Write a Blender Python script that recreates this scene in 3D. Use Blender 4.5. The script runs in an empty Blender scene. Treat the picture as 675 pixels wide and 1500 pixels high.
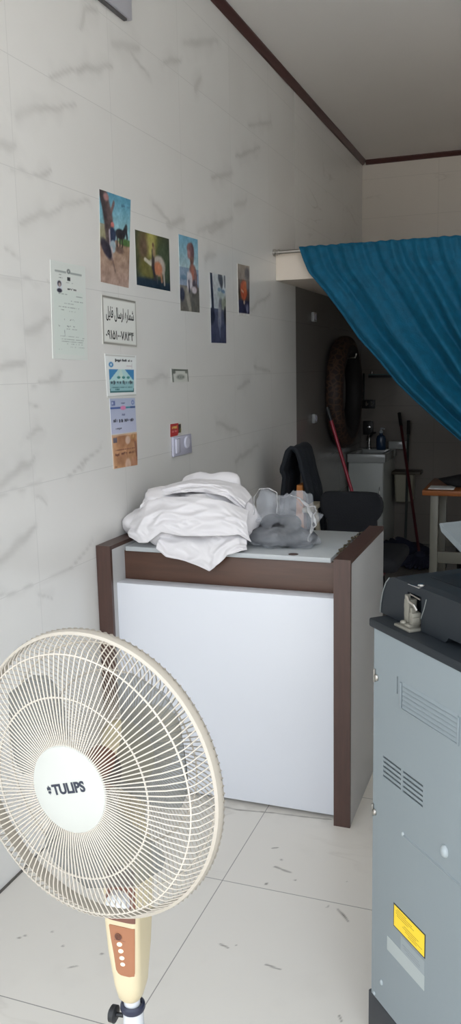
import bpy, bmesh, math, random
import numpy as np
from mathutils import Vector, Matrix, noise

random.seed(7)
S = bpy.context.scene
COL = S.collection
PI = math.pi

# ------------------------------------------------------------------ helpers
def lin(v):
    v = v / 255.0
    return v / 12.92 if v <= 0.04045 else ((v + 0.055) / 1.055) ** 2.4

def rgb(r, g, b):
    return (lin(r), lin(g), lin(b), 1.0)

MATS = {}
def mat(name, col, rough=0.5, metal=0.0, spec=0.5, bump=0.0, bscale=60.0, vary=0.0, vscale=8.0, stretch=(1, 1, 1), coat=0.0, sheen=0.0):
    """principled material with procedural colour variation and bump"""
    m = bpy.data.materials.new(name); m.use_nodes = True
    nt = m.node_tree; N = nt.nodes; L = nt.links
    b = N['Principled BSDF']
    b.inputs['Roughness'].default_value = rough
    b.inputs['Metallic'].default_value = metal
    b.inputs['Specular IOR Level'].default_value = spec
    b.inputs['Coat Weight'].default_value = coat
    b.inputs['Sheen Weight'].default_value = sheen
    b.inputs['Base Color'].default_value = col
    tc = N.new('ShaderNodeTexCoord')
    mp = N.new('ShaderNodeMapping'); mp.inputs['Scale'].default_value = stretch
    L.new(tc.outputs['Object'], mp.inputs['Vector'])
    if vary > 0:
        nz = N.new('ShaderNodeTexNoise'); nz.inputs['Scale'].default_value = vscale; nz.inputs['Detail'].default_value = 5
        L.new(mp.outputs['Vector'], nz.inputs['Vector'])
        mx = N.new('ShaderNodeMix'); mx.data_type = 'RGBA'
        mx.inputs['A'].default_value = tuple(max(0, c * (1 - vary)) for c in col[:3]) + (1,)
        mx.inputs['B'].default_value = tuple(min(1, c * (1 + vary)) for c in col[:3]) + (1,)
        L.new(nz.outputs['Fac'], mx.inputs['Factor'])
        L.new(mx.outputs['Result'], b.inputs['Base Color'])
    if bump > 0:
        n2 = N.new('ShaderNodeTexNoise'); n2.inputs['Scale'].default_value = bscale; n2.inputs['Detail'].default_value = 4
        L.new(mp.outputs['Vector'], n2.inputs['Vector'])
        bp = N.new('ShaderNodeBump'); bp.inputs['Strength'].default_value = bump; bp.inputs['Distance'].default_value = 0.01
        L.new(n2.outputs['Fac'], bp.inputs['Height']); L.new(bp.outputs['Normal'], b.inputs['Normal'])
    MATS[name] = m
    return m

def see_through(m, fac, tint=(1, 1, 1, 1)):
    """mix a principled material with a transparent one; fac = transparent share"""
    nt = m.node_tree; N = nt.nodes; L = nt.links
    b = N['Principled BSDF']; out = N['Material Output']
    tr = N.new('ShaderNodeBsdfTransparent'); tr.inputs['Color'].default_value = tint
    mx = N.new('ShaderNodeMixShader'); mx.inputs['Fac'].default_value = fac
    L.new(b.outputs['BSDF'], mx.inputs[1]); L.new(tr.outputs['BSDF'], mx.inputs[2])
    L.new(mx.outputs['Shader'], out.inputs['Surface'])
    return m

def world_mat(o):
    M = o.matrix_basis.copy()
    while o.parent:
        o = o.parent
        M = o.matrix_basis @ M
    return M

def finish(name, me, material, parent=None, angle=35.0, label=None):
    if material and not me.materials:
        me.materials.append(material)
    if angle:
        for p in me.polygons:
            p.use_smooth = True
        me.set_sharp_from_angle(angle=math.radians(angle))
    o = bpy.data.objects.new(name, me); COL.objects.link(o)
    if parent:
        o.parent = parent
    if label:
        o['label'] = label
    return o

def part(name, bm, material, parent=None, angle=35.0, label=None, frame=None):
    """link a bmesh given in world (or frame) coordinates as one mesh object"""
    M = Matrix.Identity(4)
    if frame is not None:
        M = frame
    if parent:
        M = world_mat(parent).inverted() @ M
    bm.transform(M)
    bmesh.ops.recalc_face_normals(bm, faces=bm.faces)
    me = bpy.data.meshes.new(name); bm.to_mesh(me); bm.free()
    return finish(name, me, material, parent, angle, label)

def thing(name, label, cat, loc=(0, 0, 0), rotz=0.0, group=None):
    o = bpy.data.objects.new(name, None); COL.objects.link(o)
    o.empty_display_size = 0.1
    o.location = loc; o.rotation_euler = (0, 0, rotz)
    o['label'] = label; o['category'] = cat
    if group: o['group'] = group
    return o

def tag(o, label, cat, group=None):
    o['label'] = label; o['category'] = cat
    if group: o['group'] = group
    return o

def struct(o):
    o['kind'] = 'structure'; return o

def BM(): return bmesh.new()

def box(bm, a, b, bev=0.0, seg=2):
    r = bmesh.ops.create_cube(bm, size=1.0)
    vs = r['verts']
    c = [(a[i] + b[i]) / 2 for i in range(3)]; s = [abs(b[i] - a[i]) for i in range(3)]
    for v in vs:
        v.co = Vector((c[i] + v.co[i] * s[i] for i in range(3)))
    if bev > 0:
        es = list({e for v in vs for e in v.link_edges})
        bmesh.ops.bevel(bm, geom=es, offset=min(bev, min(s) * 0.45), segments=seg, profile=0.5, affect='EDGES', clamp_overlap=True)
    return bm

def tube(bm, pts, r, seg=8, closed=False, caps=True):
    pts = [Vector(p) for p in pts]; n = len(pts)
    rs = r if isinstance(r, (list, tuple)) else [r] * n
    rings = []; prev = None
    for i, p in enumerate(pts):
        if closed:
            t = pts[(i + 1) % n] - pts[i - 1]
        else:
            t = pts[min(i + 1, n - 1)] - pts[max(i - 1, 0)]
        t.normalize()
        if prev is None:
            u = t.orthogonal().normalized()
        else:
            u = prev - t * prev.dot(t)
            u = u.normalized() if u.length > 1e-6 else t.orthogonal().normalized()
        prev = u; w = t.cross(u)
        rings.append([bm.verts.new(p + (u * math.cos(2 * PI * k / seg) + w * math.sin(2 * PI * k / seg)) * rs[i]) for k in range(seg)])
    m = n if closed else n - 1
    for i in range(m):
        A = rings[i]; B = rings[(i + 1) % n]
        off = 0
        if closed and i == n - 1:
            d = [(B[k].co - A[0].co).length for k in range(seg)]; off = d.index(min(d))
        for k in range(seg):
            bm.faces.new((A[k], A[(k + 1) % seg], B[(k + 1 + off) % seg], B[(k + off) % seg]))
    if caps and not closed:
        bm.faces.new(rings[0]); bm.faces.new(list(reversed(rings[-1])))
    return bm

def lathe(bm, prof, seg=32, M=None):
    """prof: list of (r, z); revolve about local z"""
    rings = []
    for r, z in prof:
        if r < 1e-6:
            rings.append([bm.verts.new((0, 0, z))])
        else:
            rings.append([bm.verts.new((r * math.cos(2 * PI * k / seg), r * math.sin(2 * PI * k / seg), z)) for k in range(seg)])
    for A, B in zip(rings, rings[1:]):
        for k in range(seg):
            a = A[k % len(A)]; b = A[(k + 1) % len(A)]; c = B[(k + 1) % len(B)]; d = B[k % len(B)]
            f = []
            for v in (a, b, c, d):
                if v not in f: f.append(v)
            if len(f) > 2: bm.faces.new(f)
    if M is not None:
        bmesh.ops.transform(bm, matrix=M, verts=[v for R in rings for v in R])
    return bm

def ball(bm, c, r, u=20, v=12):
    if not isinstance(r, (tuple, list)): r = (r, r, r)
    q = bmesh.ops.create_uvsphere(bm, u_segments=u, v_segments=v, radius=1.0)
    for x in q['verts']:
        x.co = Vector((c[i] + x.co[i] * r[i] for i in range(3)))
    return bm

def prism(bm, poly, ax, a, b):
    """extrude polygon (list of 2D) along axis ax from a to b; 2D coords fill the other two axes in order"""
    idx = [i for i in range(3) if i != ax]
    def mk(t):
        out = []
        for p in poly:
            v = [0, 0, 0]; v[ax] = t; v[idx[0]] = p[0]; v[idx[1]] = p[1]
            out.append(bm.verts.new(v))
        return out
    A = mk(a); B = mk(b); n = len(poly)
    bm.faces.new(A); bm.faces.new(list(reversed(B)))
    for i in range(n):
        bm.faces.new((A[i], B[i], B[(i + 1) % n], A[(i + 1) % n]))
    return bm

def text_bm(s, w, h, depth=0.0004, bold=0.0, res=4):
    """text as a bmesh fitted into a w x h rectangle centred on the origin (x right, y up)"""
    cu = bpy.data.curves.new('txt', 'FONT'); cu.body = s; cu.extrude = 0.01; cu.offset = bold; cu.resolution_u = res
    o = bpy.data.objects.new('txt', cu); COL.objects.link(o)
    bpy.context.view_layer.update()
    me = bpy.data.meshes.new_from_object(o.evaluated_get(bpy.context.evaluated_depsgraph_get()))
    bpy.data.objects.remove(o); bpy.data.curves.remove(cu)
    bm = BM(); bm.from_mesh(me); bpy.data.meshes.remove(me)
    if not bm.verts: return bm
    xs = [v.co.x for v in bm.verts]; ys = [v.co.y for v in bm.verts]
    x0, x1, y0, y1 = min(xs), max(xs), min(ys), max(ys)
    for v in bm.verts:
        v.co = Vector(((v.co.x - (x0 + x1) / 2) * w / max(x1 - x0, 1e-6), (v.co.y - (y0 + y1) / 2) * h / max(y1 - y0, 1e-6), v.co.z / 0.01 * depth / 2))
    return bm

def grid_mesh(name, X, attr=None):
    """X: (n,m,3) numpy positions -> mesh with optional (n,m,3) linear colours"""
    n, m = X.shape[:2]
    me = bpy.data.meshes.new(name)
    idx = np.arange(n * m).reshape(n, m)
    q = np.stack([idx[:-1, :-1], idx[1:, :-1], idx[1:, 1:], idx[:-1, 1:]], -1).reshape(-1, 4)
    me.from_pydata(X.reshape(-1, 3).tolist(), [], q.tolist())
    if attr is not None:
        a = me.attributes.new('paint', 'FLOAT_COLOR', 'POINT')
        c = np.ones((n * m, 4), np.float32); c[:, :3] = attr.reshape(-1, 3)
        a.data.foreach_set('color', c.ravel())
    return me

def slin(a):
    a = np.clip(np.asarray(a, float) / 255.0, 0, 1)
    return np.where(a <= 0.04045, a / 12.92, ((a + 0.055) / 1.055) ** 2.4)

# value noise in numpy
_rs = np.random.RandomState(3)
_tab = _rs.rand(256, 256)
def vnoise(x, y):
    xi = np.floor(x).astype(int); yi = np.floor(y).astype(int)
    fx = x - xi; fy = y - yi
    fx = fx * fx * (3 - 2 * fx); fy = fy * fy * (3 - 2 * fy)
    g = lambda a, b: _tab[a % 256, b % 256]
    return (g(xi, yi) * (1 - fx) + g(xi + 1, yi) * fx) * (1 - fy) + (g(xi, yi + 1) * (1 - fx) + g(xi + 1, yi + 1) * fx) * fy
def fbm(x, y, o=4):
    s = 0; a = 0.5
    for k in range(o):
        s = s + a * vnoise(x * 2 ** k + 17 * k, y * 2 ** k + 5 * k); a *= 0.5
    return s

# ------------------------------------------------------------------ camera
yaw, pit, rol, FPX = -0.353644, -0.168022, -0.0213110, 1235.96
fw = Vector((math.sin(yaw) * math.cos(pit), math.cos(yaw) * math.cos(pit), math.sin(pit)))
r0 = Vector((math.cos(yaw), -math.sin(yaw), 0)); u0 = r0.cross(fw)
rr = r0 * math.cos(rol) + u0 * math.sin(rol); uu = -r0 * math.sin(rol) + u0 * math.cos(rol)
cam = bpy.data.cameras.new('camera'); co = bpy.data.objects.new('camera', cam); COL.objects.link(co)
cam.sensor_fit = 'VERTICAL'; cam.sensor_height = 36.0; cam.sensor_width = 36.0
cam.lens = FPX / 1500 * 36.0; cam.clip_start = 0.05
Mc = Matrix((rr, uu, -fw)).transposed().to_4x4(); Mc.translation = (1.42, 0, 1.48)
co.matrix_world = Mc
S.camera = co

# ------------------------------------------------------------------ room dimensions
RX, Y0, Y1, H = 3.3, 0.35, 7.06, 3.095

# ------------------------------------------------------------------ marble tile materials
def marble(name, base, vein, plane, tile, org, seam=0.0016, rough=0.25, seamdark=0.8, veinamt=0.5, attr=False, vscale=1.6, spec=0.5):
    m = bpy.data.materials.new(name); m.use_nodes = True
    nt = m.node_tree; N = nt.nodes; L = nt.links; b = N['Principled BSDF']
    b.inputs['Roughness'].default_value = rough
    b.inputs['Specular IOR Level'].default_value = spec
    geo = N.new('ShaderNodeNewGeometry'); sp = N.new('ShaderNodeSeparateXYZ'); L.new(geo.outputs['Position'], sp.inputs[0])
    def mth(op, a, bb=None, clamp=False):
        n = N.new('ShaderNodeMath'); n.operation = op; n.use_clamp = clamp
        for i, v in enumerate((a, bb)):
            if v is None: continue
            if isinstance(v, (int, float)): n.inputs[i].default_value = v
            else: L.new(v, n.inputs[i])
        return n.outputs[0]
    A = sp.outputs['XYZ'.index(plane[0])]; B = sp.outputs['XYZ'.index(plane[1])]
    u = mth('DIVIDE', mth('SUBTRACT', A, org[0]), tile[0]); v = mth('DIVIDE', mth('SUBTRACT', B, org[1]), tile[1])
    iu = mth('FLOOR', u); iv = mth('FLOOR', v)
    fu = mth('SUBTRACT', u, iu); fv = mth('SUBTRACT', v, iv)
    du = mth('MULTIPLY', mth('MINIMUM', fu, mth('SUBTRACT', 1.0, fu)), tile[0])
    dv = mth('MULTIPLY', mth('MINIMUM', fv, mth('SUBTRACT', 1.0, fv)), tile[1])
    sm = mth('LESS_THAN', mth('MINIMUM', du, dv), seam)
    # per tile shifted coordinates so that veins break at the joints
    cv = N.new('ShaderNodeCombineXYZ'); L.new(iu, cv.inputs[0]); L.new(iv, cv.inputs[1])
    wn = N.new('ShaderNodeTexWhiteNoise'); wn.noise_dimensions = '2D'; L.new(cv.outputs[0], wn.inputs['Vector'])
    c2 = N.new('ShaderNodeCombineXYZ'); L.new(A, c2.inputs[0]); L.new(B, c2.inputs[1]); L.new(mth('MULTIPLY', wn.outputs['Value'], 37.0), c2.inputs[2])
    mp = N.new('ShaderNodeMapping'); mp.inputs['Rotation'].default_value = (0, 0, math.radians(-28)); mp.inputs['Scale'].default_value = (0.6, 2.2, 1)
    L.new(c2.outputs[0], mp.inputs['Vector'])
    nz = N.new('ShaderNodeTexNoise'); nz.inputs['Scale'].default_value = vscale; nz.inputs['Detail'].default_value = 6; nz.inputs['Distortion'].default_value = 0.7
    L.new(mp.outputs[0], nz.inputs['Vector'])
    d = mth('ABSOLUTE', mth('SUBTRACT', nz.outputs['Fac'], 0.5))
    line = mth('SUBTRACT', 1.0, mth('DIVIDE', d, 0.014), True)
    n3 = N.new('ShaderNodeTexNoise'); n3.inputs['Scale'].default_value = 2.3; n3.inputs['Detail'].default_value = 2
    L.new(c2.outputs[0], n3.inputs['Vector'])
    msk = mth('MULTIPLY', mth('SUBTRACT', n3.outputs['Fac'], 0.52, True), 6.0, True)
    vf = mth('MULTIPLY', mth('MULTIPLY', line, msk), veinamt)
    cl = mth('MULTIPLY', mth('SUBTRACT', n3.outputs['Fac'], 0.35, True), 0.12, True)
    mx = N.new('ShaderNodeMix'); mx.data_type = 'RGBA'; mx.inputs['A'].default_value = base; mx.inputs['B'].default_value = vein
    L.new(mth('ADD', vf, cl, True), mx.inputs['Factor'])
    res = mx.outputs['Result']
    if attr:
        at = N.new('ShaderNodeAttribute'); at.attribute_name = 'paint'
        mu = N.new('ShaderNodeMix'); mu.data_type = 'RGBA'; mu.blend_type = 'MULTIPLY'; mu.inputs['Factor'].default_value = 1
        L.new(res, mu.inputs['A']); L.new(at.outputs['Color'], mu.inputs['B']); res = mu.outputs['Result']
    m2 = N.new('ShaderNodeMix'); m2.data_type = 'RGBA'
    m2.inputs['B'].default_value = tuple(c * (1 - seamdark) for c in base[:3]) + (1,)
    L.new(sm, m2.inputs['Factor']); L.new(res, m2.inputs['A'])
    L.new(m2.outputs['Result'], b.inputs['Base Color'])
    return m

WALL_BASE = rgb(227, 226, 223)
m_wall = marble('wall_marble_tile', WALL_BASE, rgb(150, 140, 130), 'YZ', (0.60, 0.30), (2.15, 0.85), seam=0.0012, seamdark=0.16, rough=0.22, veinamt=0.0, attr=True)
m_wall2 = marble('wall_marble_tile_plain', WALL_BASE, rgb(150, 140, 130), 'YZ', (0.60, 0.30), (2.15, 0.85), seam=0.0012, seamdark=0.16, rough=0.3, veinamt=0.35)
m_back = marble('back_marble_tile', rgb(212, 204, 194), rgb(160, 150, 140), 'XZ', (0.60, 0.30), (0.0, 0.85), seam=0.0012, seamdark=0.2, rough=0.25, veinamt=0.3)
m_shade_wall = marble('shaded_wall_tile', rgb(118, 114, 110), rgb(88, 84, 80), 'YZ', (0.60, 0.30), (5.06, 0.85), seam=0.0015, seamdark=0.25, rough=0.18, veinamt=0.3)  # left wall tile darkened in colour to stand for shade under the loft
m_shade_back = marble('shaded_back_tile', rgb(128, 122, 116), rgb(92, 88, 84), 'XZ', (0.60, 0.30), (0.0, 0.85), seam=0.0015, seamdark=0.25, rough=0.18, veinamt=0.3)  # back wall tile below the loft, its shade put into the colour
m_floor = marble('floor_marble_tile', rgb(222, 217, 209), rgb(176, 168, 156), 'XY', (0.604, 0.604), (0.593, 1.502), seam=0.0014, seamdark=0.6, rough=0.28, veinamt=0.3, attr=True, vscale=1.2)
m_floor2 = marble('floor_marble_tile_plain', rgb(222, 217, 209), rgb(176, 168, 156), 'XY', (0.604, 0.604), (0.593, 1.502), seam=0.0014, seamdark=0.6, rough=0.28, veinamt=0.3, vscale=1.2)
m_shade_floor = marble('shaded_floor_tile', rgb(120, 116, 110), rgb(90, 86, 80), 'XY', (0.604, 0.604), (0.593, 1.502), seam=0.0016, seamdark=0.5, rough=0.3, veinamt=0.2)  # darker copy of the floor tile, painting in the shade below the loft
m_ceil = mat('ceiling_paint', rgb(228, 224, 220), 0.42, vary=0.03, vscale=1.5)
m_trim = mat('trim_dark_wood', rgb(74, 44, 42), 0.4, vary=0.2, vscale=14)
m_slab = mat('loft_paint', rgb(226, 214, 200), 0.6, vary=0.03)
m_pave = mat('street_pavement', rgb(170, 168, 164), 0.9, vary=0.15, bump=0.2)

# stroke lists: (a0, b0, a1, b1, width) in wall (y, z) or floor (x, y) metres
VEINS = [(2.362, 2.353, 2.533, 2.423, 0.0082), (2.533, 2.423, 2.768, 2.502, 0.0108), (2.175, 2.198, 2.306, 2.247, 0.0135), (2.306, 2.247, 2.518, 2.318, 0.0081), (2.086, 2.095, 2.159, 2.113, 0.015), (2.132, 2.049, 2.285, 2.049, 0.0038), (2.285, 2.049, 2.345, 2.082, 0.0081), (2.163, 1.907, 2.352, 1.969, 0.0117), (2.352, 1.969, 2.568, 2.038, 0.0083), (2.604, 2.622, 2.683, 2.652, 0.0087), (2.604, 2.622, 2.567, 2.549, 0.0087), (2.785, 2.579, 3.001, 2.637, 0.0163), (2.916, 2.599, 3.07, 2.57, 0.0073), (3.423, 2.79, 3.804, 2.922, 0.0167), (3.521, 2.644, 3.602, 2.708, 0.0143), (3.211, 2.651, 3.382, 2.708, 0.0132), (3.072, 2.104, 3.229, 2.064, 0.0104), (3.194, 2.046, 3.37, 2.099, 0.0162), (3.517, 2.064, 3.957, 2.193, 0.0118), (3.59, 1.973, 3.717, 1.996, 0.012), (3.697, 2.323, 3.969, 2.394, 0.0122), (4.235, 2.669, 4.604, 2.783, 0.0102), (4.022, 2.479, 4.396, 2.605, 0.0098), (3.989, 2.255, 4.183, 2.303, 0.0131), (3.638, 2.081, 3.956, 2.187, 0.0121), (2.146, 1.805, 2.081, 1.822, 0.0039), (2.047, 1.749, 2.299, 1.752, 0.0028), (2.154, 1.601, 2.286, 1.636, 0.0159), (2.27, 1.447, 2.341, 1.481, 0.0126), (2.166, 1.449, 2.278, 1.445, 0.003), (2.019, 1.494, 2.138, 1.517, 0.0114), (2.15, 1.394, 2.213, 1.371, 0.004), (1.98, 1.144, 2.189, 1.149, 0.0038), (1.982, 1.169, 2.153, 1.228, 0.0153), (2.349, 1.15, 2.583, 1.222, 0.0055), (2.156, 1.112, 2.219, 1.073, 0.0062), (1.959, 0.962, 2.15, 1.025, 0.0154), (1.947, 0.854, 2.15, 0.849, 0.0039), (2.15, 0.849, 2.362, 0.854, 0.0042), (2.362, 0.854, 2.485, 0.905, 0.0045), (2.145, 0.807, 2.227, 0.77, 0.0042), (3.597, 1.959, 3.726, 1.997, 0.0121), (3.987, 1.38, 4.178, 1.416, 0.0136), (4.249, 1.486, 4.534, 1.458, 0.0107), (3.675, 1.232, 3.995, 1.17, 0.0095), (4.187, 1.771, 4.553, 1.883, 0.0105), (3.936, 1.028, 4.297, 1.081, 0.0136), (2.954, 1.436, 3.147, 1.464, 0.0104), (2.436, 1.157, 2.495, 1.201, 0.0045), (2.132, 1.295, 2.207, 1.32, 0.0081)]
SPECKS = [(0.714, 2.217, 0.742, 2.211, 0.0041), (0.742, 2.211, 0.77, 2.209, 0.0051), (0.792, 2.177, 0.794, 2.174, 0.004), (0.722, 2.261, 0.726, 2.254, 0.0042), (0.943, 2.077, 0.98, 2.037, 0.0047), (0.687, 1.841, 0.712, 1.835, 0.0036), (0.171, 1.7, 0.174, 1.698, 0.0055), (0.239, 1.743, 0.242, 1.744, 0.0046), (0.357, 1.642, 0.373, 1.652, 0.0034), (0.406, 1.709, 0.411, 1.707, 0.0053), (0.82, 1.807, 0.859, 1.807, 0.0034), (0.724, 2.13, 0.726, 2.138, 0.006), (0.907, 2.074, 0.913, 2.089, 0.0028), (1.033, 1.706, 1.043, 1.683, 0.0024), (0.177, 1.714, 0.182, 1.712, 0.0046), (0.298, 1.708, 0.301, 1.706, 0.0036), (0.939, 2.218, 0.941, 2.219, 0.003), (0.725, 1.851, 0.726, 1.854, 0.0018), (0.684, 2.315, 0.703, 2.325, 0.0032), (0.10, 2.47, 0.82, 2.53, 0.004)]

def strokes(A, B, lst, soft, wob):
    """coverage 0..1 of tapered, slightly wobbling strokes on the grid A, B"""
    out = np.zeros_like(A)
    wa = A + (vnoise(A * 22, B * 22) - 0.5) * wob; wb = B + (vnoise(A * 22 + 40, B * 22 + 9) - 0.5) * wob
    for i, (a0, b0, a1, b1, w) in enumerate(lst):
        ex = a1 - a0; ey = b1 - b0; L2 = ex * ex + ey * ey + 1e-9
        t = np.clip(((wa - a0) * ex + (wb - b0) * ey) / L2, 0, 1)
        d = np.hypot(wa - a0 - t * ex, wb - b0 - t * ey)
        ww = w * (0.45 + 0.55 * np.sin(PI * np.clip(t * 0.8 + 0.15, 0, 1)))
        out = np.maximum(out, np.clip(1 - (d - ww * 0.35) / (ww * soft), 0, 1))
    return out

# left wall: fine grid where the photo shows its veins, plain beyond
ys = np.linspace(1.85, 5.06, 320); zs = np.linspace(0.0, H, 310)
A, B = np.meshgrid(ys, zs, indexing='ij')
cov = strokes(A, B, VEINS, 1.1, 0.016) * (0.55 + 0.75 * vnoise(A * 9, B * 14))
wide = strokes(A, B, [(a, b, c, d, w * 3.2) for a, b, c, d, w in VEINS], 1.3, 0.05)
cloud = np.clip(fbm(A * 1.7, B * 3.1, 4) - 0.42, 0, 1) * 0.10
k = np.clip(cov * 0.145 + wide * 0.05 + cloud, 0, 0.6)
paint = np.stack([1 - k, 1 - k * 1.02, 1 - k * 1.04], -1)
X = np.stack([np.zeros_like(A), A, B], -1)
me = grid_mesh('wall_left', X[:, ::-1], paint[:, ::-1])
bm = BM(); bm.from_mesh(me)
al = bm.verts.layers.float_color['paint']
def quad(bm, pts, mi=0):
    vs = [bm.verts.new(p) for p in pts]
    for v in vs: v[al] = (1, 1, 1, 1)
    f = bm.faces.new(vs); f.material_index = mi
quad(bm, [(0, Y0, 0), (0, 1.85, 0), (0, 1.85, H), (0, Y0, H)], 1)
quad(bm, [(0, 5.06, 2.0), (0, Y1, 2.0), (0, Y1, H), (0, 5.06, H)], 1)
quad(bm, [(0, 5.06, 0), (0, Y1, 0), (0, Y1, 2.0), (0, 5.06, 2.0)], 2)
quad(bm, [(-0.12, Y0, 0), (-0.12, Y0, H), (-0.12, Y1, H), (-0.12, Y1, 0)], 1)
bm.to_mesh(me); bm.free()
for m in (m_wall, m_wall2, m_shade_wall): me.materials.append(m)
struct(finish('wall_left', me, None, angle=0))

# floor: fine grid where dirt shows
xs = np.linspace(0.0, 1.35, 330); ys = np.linspace(0.9, 2.62, 420)
A, B = np.meshgrid(xs, ys, indexing='ij')
cov = strokes(A, B, SPECKS, 0.9, 0.012) * (0.6 + 0.6 * vnoise(A * 60, B * 60))
dust = np.clip(fbm(A * 9, B * 9, 4) - 0.60, 0, 1) * 0.5 + np.clip(1 - np.abs(B - 2.515) / 0.05, 0, 1) * np.clip(fbm(A * 30, B * 30, 3) - 0.35, 0, 1) * 0.9 * (A > 0.35)
k = np.clip(cov * 0.62 + dust * 0.35 + 0.05 * fbm(A * 2.5, B * 2.5), 0, 0.8)
paint = np.stack([1 - k, 1 - k * 1.02, 1 - k * 1.05], -1)
X = np.stack([A, B, np.zeros_like(A)], -1)
me = grid_mesh('floor', X, paint)
bm = BM(); bm.from_mesh(me); al = bm.verts.layers.float_color['paint']
quad(bm, [(0, Y0, 0), (RX, Y0, 0), (RX, 0.9, 0), (0, 0.9, 0)], 1)
quad(bm, [(1.35, 0.9, 0), (RX, 0.9, 0), (RX, 2.62, 0), (1.35, 2.62, 0)], 1)
quad(bm, [(0, 2.62, 0), (RX, 2.62, 0), (RX, 4.7, 0), (0, 4.7, 0)], 1)
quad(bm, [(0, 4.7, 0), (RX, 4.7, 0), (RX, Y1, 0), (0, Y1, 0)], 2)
bm.to_mesh(me); bm.free()
for m in (m_floor, m_floor2, m_shade_floor): me.materials.append(m)
struct(finish('floor', me, None, angle=0))

bm = BM(); box(bm, (-0.1, Y0, H), (RX + 0.1, Y1 + 0.1, H + 0.1)); struct(part('ceiling', bm, m_ceil, angle=0))
bm = BM(); box(bm, (0, Y1, 2.0), (RX, Y1 + 0.1, H)); struct(part('wall_back', bm, m_back, angle=0))
bm = BM(); box(bm, (0, Y1, 0), (RX, Y1 + 0.1, 2.0)); struct(part('wall_back', bm, m_shade_back, angle=0))
bm = BM(); box(bm, (RX, Y0, 0), (RX + 0.1, Y1, H)); struct(part('wall_right', bm, m_wall2, angle=0))
# shop front: piers and lintel round the wide open entrance
bm = BM(); box(bm, (-0.1, Y0 - 0.12, 3.0), (RX + 0.1, Y0, H + 0.1)); box(bm, (-0.1, Y0 - 0.12, 0), (0.0, Y0, 3.0)); box(bm, (RX, Y0 - 0.12, 0), (RX + 0.1, Y0, 3.0))
struct(part('wall_front', bm, m_wall2, angle=0))
bm = BM(); box(bm, (-9, -16, -0.12), (12, Y0 - 0.12, -0.02)); struct(part('street_ground', bm, m_pave, angle=0))
bm = BM(); box(bm, (0.0, Y0, 0.0), (0.006, 5.06, 0.005)); struct(part('baseboard_left', bm, mat('dirty_joint', rgb(92, 88, 84), 0.8, vary=0.3, vscale=6), angle=0))
# dark cornice
bm = BM(); prism(bm, [(0.001, H), (0.034, H), (0.034, H - 0.008), (0.022, H - 0.014), (0.012, H - 0.030), (0.001, H - 0.034)], 1, Y0, Y1); struct(part('trim_1', bm, m_trim))
bm = BM(); prism(bm, [(Y1 - 0.001, H), (Y1 - 0.034, H), (Y1 - 0.034, H - 0.008), (Y1 - 0.022, H - 0.014), (Y1 - 0.012, H - 0.030), (Y1 - 0.001, H - 0.034)], 0, 0.03, RX); struct(part('trim_2', bm, m_trim))
# loft slab over the back area
bm = BM(); box(bm, (0.001, 4.66, 1.961), (RX - 0.001, Y1 - 0.001, 2.112)); struct(part('loft_slab', bm, m_slab, angle=0))

# ------------------------------------------------------------------ common materials
m_white = mat('white_laminate', rgb(222, 224, 230), 0.35, vary=0.02, vscale=3)
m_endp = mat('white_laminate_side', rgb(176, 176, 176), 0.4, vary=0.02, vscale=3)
m_brown = mat('brown_wood_laminate', rgb(74, 52, 45), 0.38, vary=0.30, vscale=10, stretch=(9, 9, 0.8))
m_brownh = mat('brown_wood_laminate_rail', rgb(82, 57, 45), 0.38, vary=0.30, vscale=10, stretch=(0.8, 9, 9))
m_black = mat('black_plastic', rgb(24, 25, 28), 0.45, vary=0.1)
m_chrome = mat('chrome', rgb(200, 200, 200), 0.2, metal=1.0)
m_steel = mat('brushed_steel', rgb(176, 172, 166), 0.35, metal=1.0, vary=0.08, stretch=(1, 30, 30))
m_ink = mat('black_ink', rgb(22, 22, 24), 0.6, vary=0.05)
m_dark = mat('dark_void', rgb(12, 13, 15), 0.8, vary=0.05)

# ------------------------------------------------------------------ counter
ct = thing('reception_counter', 'white reception counter with dark brown edges against the marble wall', 'counter', (0.47, 2.8, 0))
ZT = 0.892
for (xa, xb) in ((0.003, 0.055), (0.834, 0.886)):
    bm = BM(); box(bm, (xa, 2.512, 0.0), (xb, 3.085, ZT - 0.012), 0.0015)
    sp = part('side_panel', bm, m_endp, ct)
    bm = BM(); prism(bm, [(2.5, 0.0), (2.514, 0.0), (2.514, ZT - 0.014), (3.086, ZT - 0.014), (3.086, ZT), (2.5, ZT)], 0, xa - 0.0008, xb + 0.0008)
    part('edge_trim', bm, m_brown, sp, label='dark brown wood edging on front and top')
bm = BM(); box(bm, (0.0555, 2.54, 0.013), (0.8335, 2.603, 0.755), 0.001)
part('front_panel', bm, m_white, ct, label='large plain white front panel')
bm = BM(); box(bm, (0.0555, 2.606, 0.70), (0.8335, 2.626, 0.8565), 0.0008)
part('front_rail', bm, m_brownh, ct, label='dark brown board below the worktop')
bm = BM(); box(bm, (0.066, 2.594, 0.8575), (0.802, 3.045, 0.8735), 0.0012)
wt = part('worktop', bm, mat('worktop_laminate', rgb(178, 182, 184), 0.3, vary=0.02, vscale=3), ct, label='white worktop')
bm = BM(); lathe(bm, [(0, 0.0012), (0.013, 0.0012), (0.0165, 0.0005), (0.0165, -0.001), (0, -0.001)], 24, Matrix.Translation((0.671, 2.618, 0.8742)))
part('cable_grommet', bm, m_brown, wt, label='round brown cable hole cap')
bm = BM()
for i in range(46):
    t = random.random(); ball(bm, (0.803 + random.random() * 0.02, 2.66 + t * 0.38, 0.872 + random.random() * 0.006), (0.002 + random.random() * 0.005, 0.003 + random.random() * 0.007, 0.0015 + random.random() * 0.003), 6, 4)
part('glue_residue', bm, mat('glue_residue', rgb(82, 72, 56), 0.9, vary=0.5, vscale=90), wt)
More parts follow.
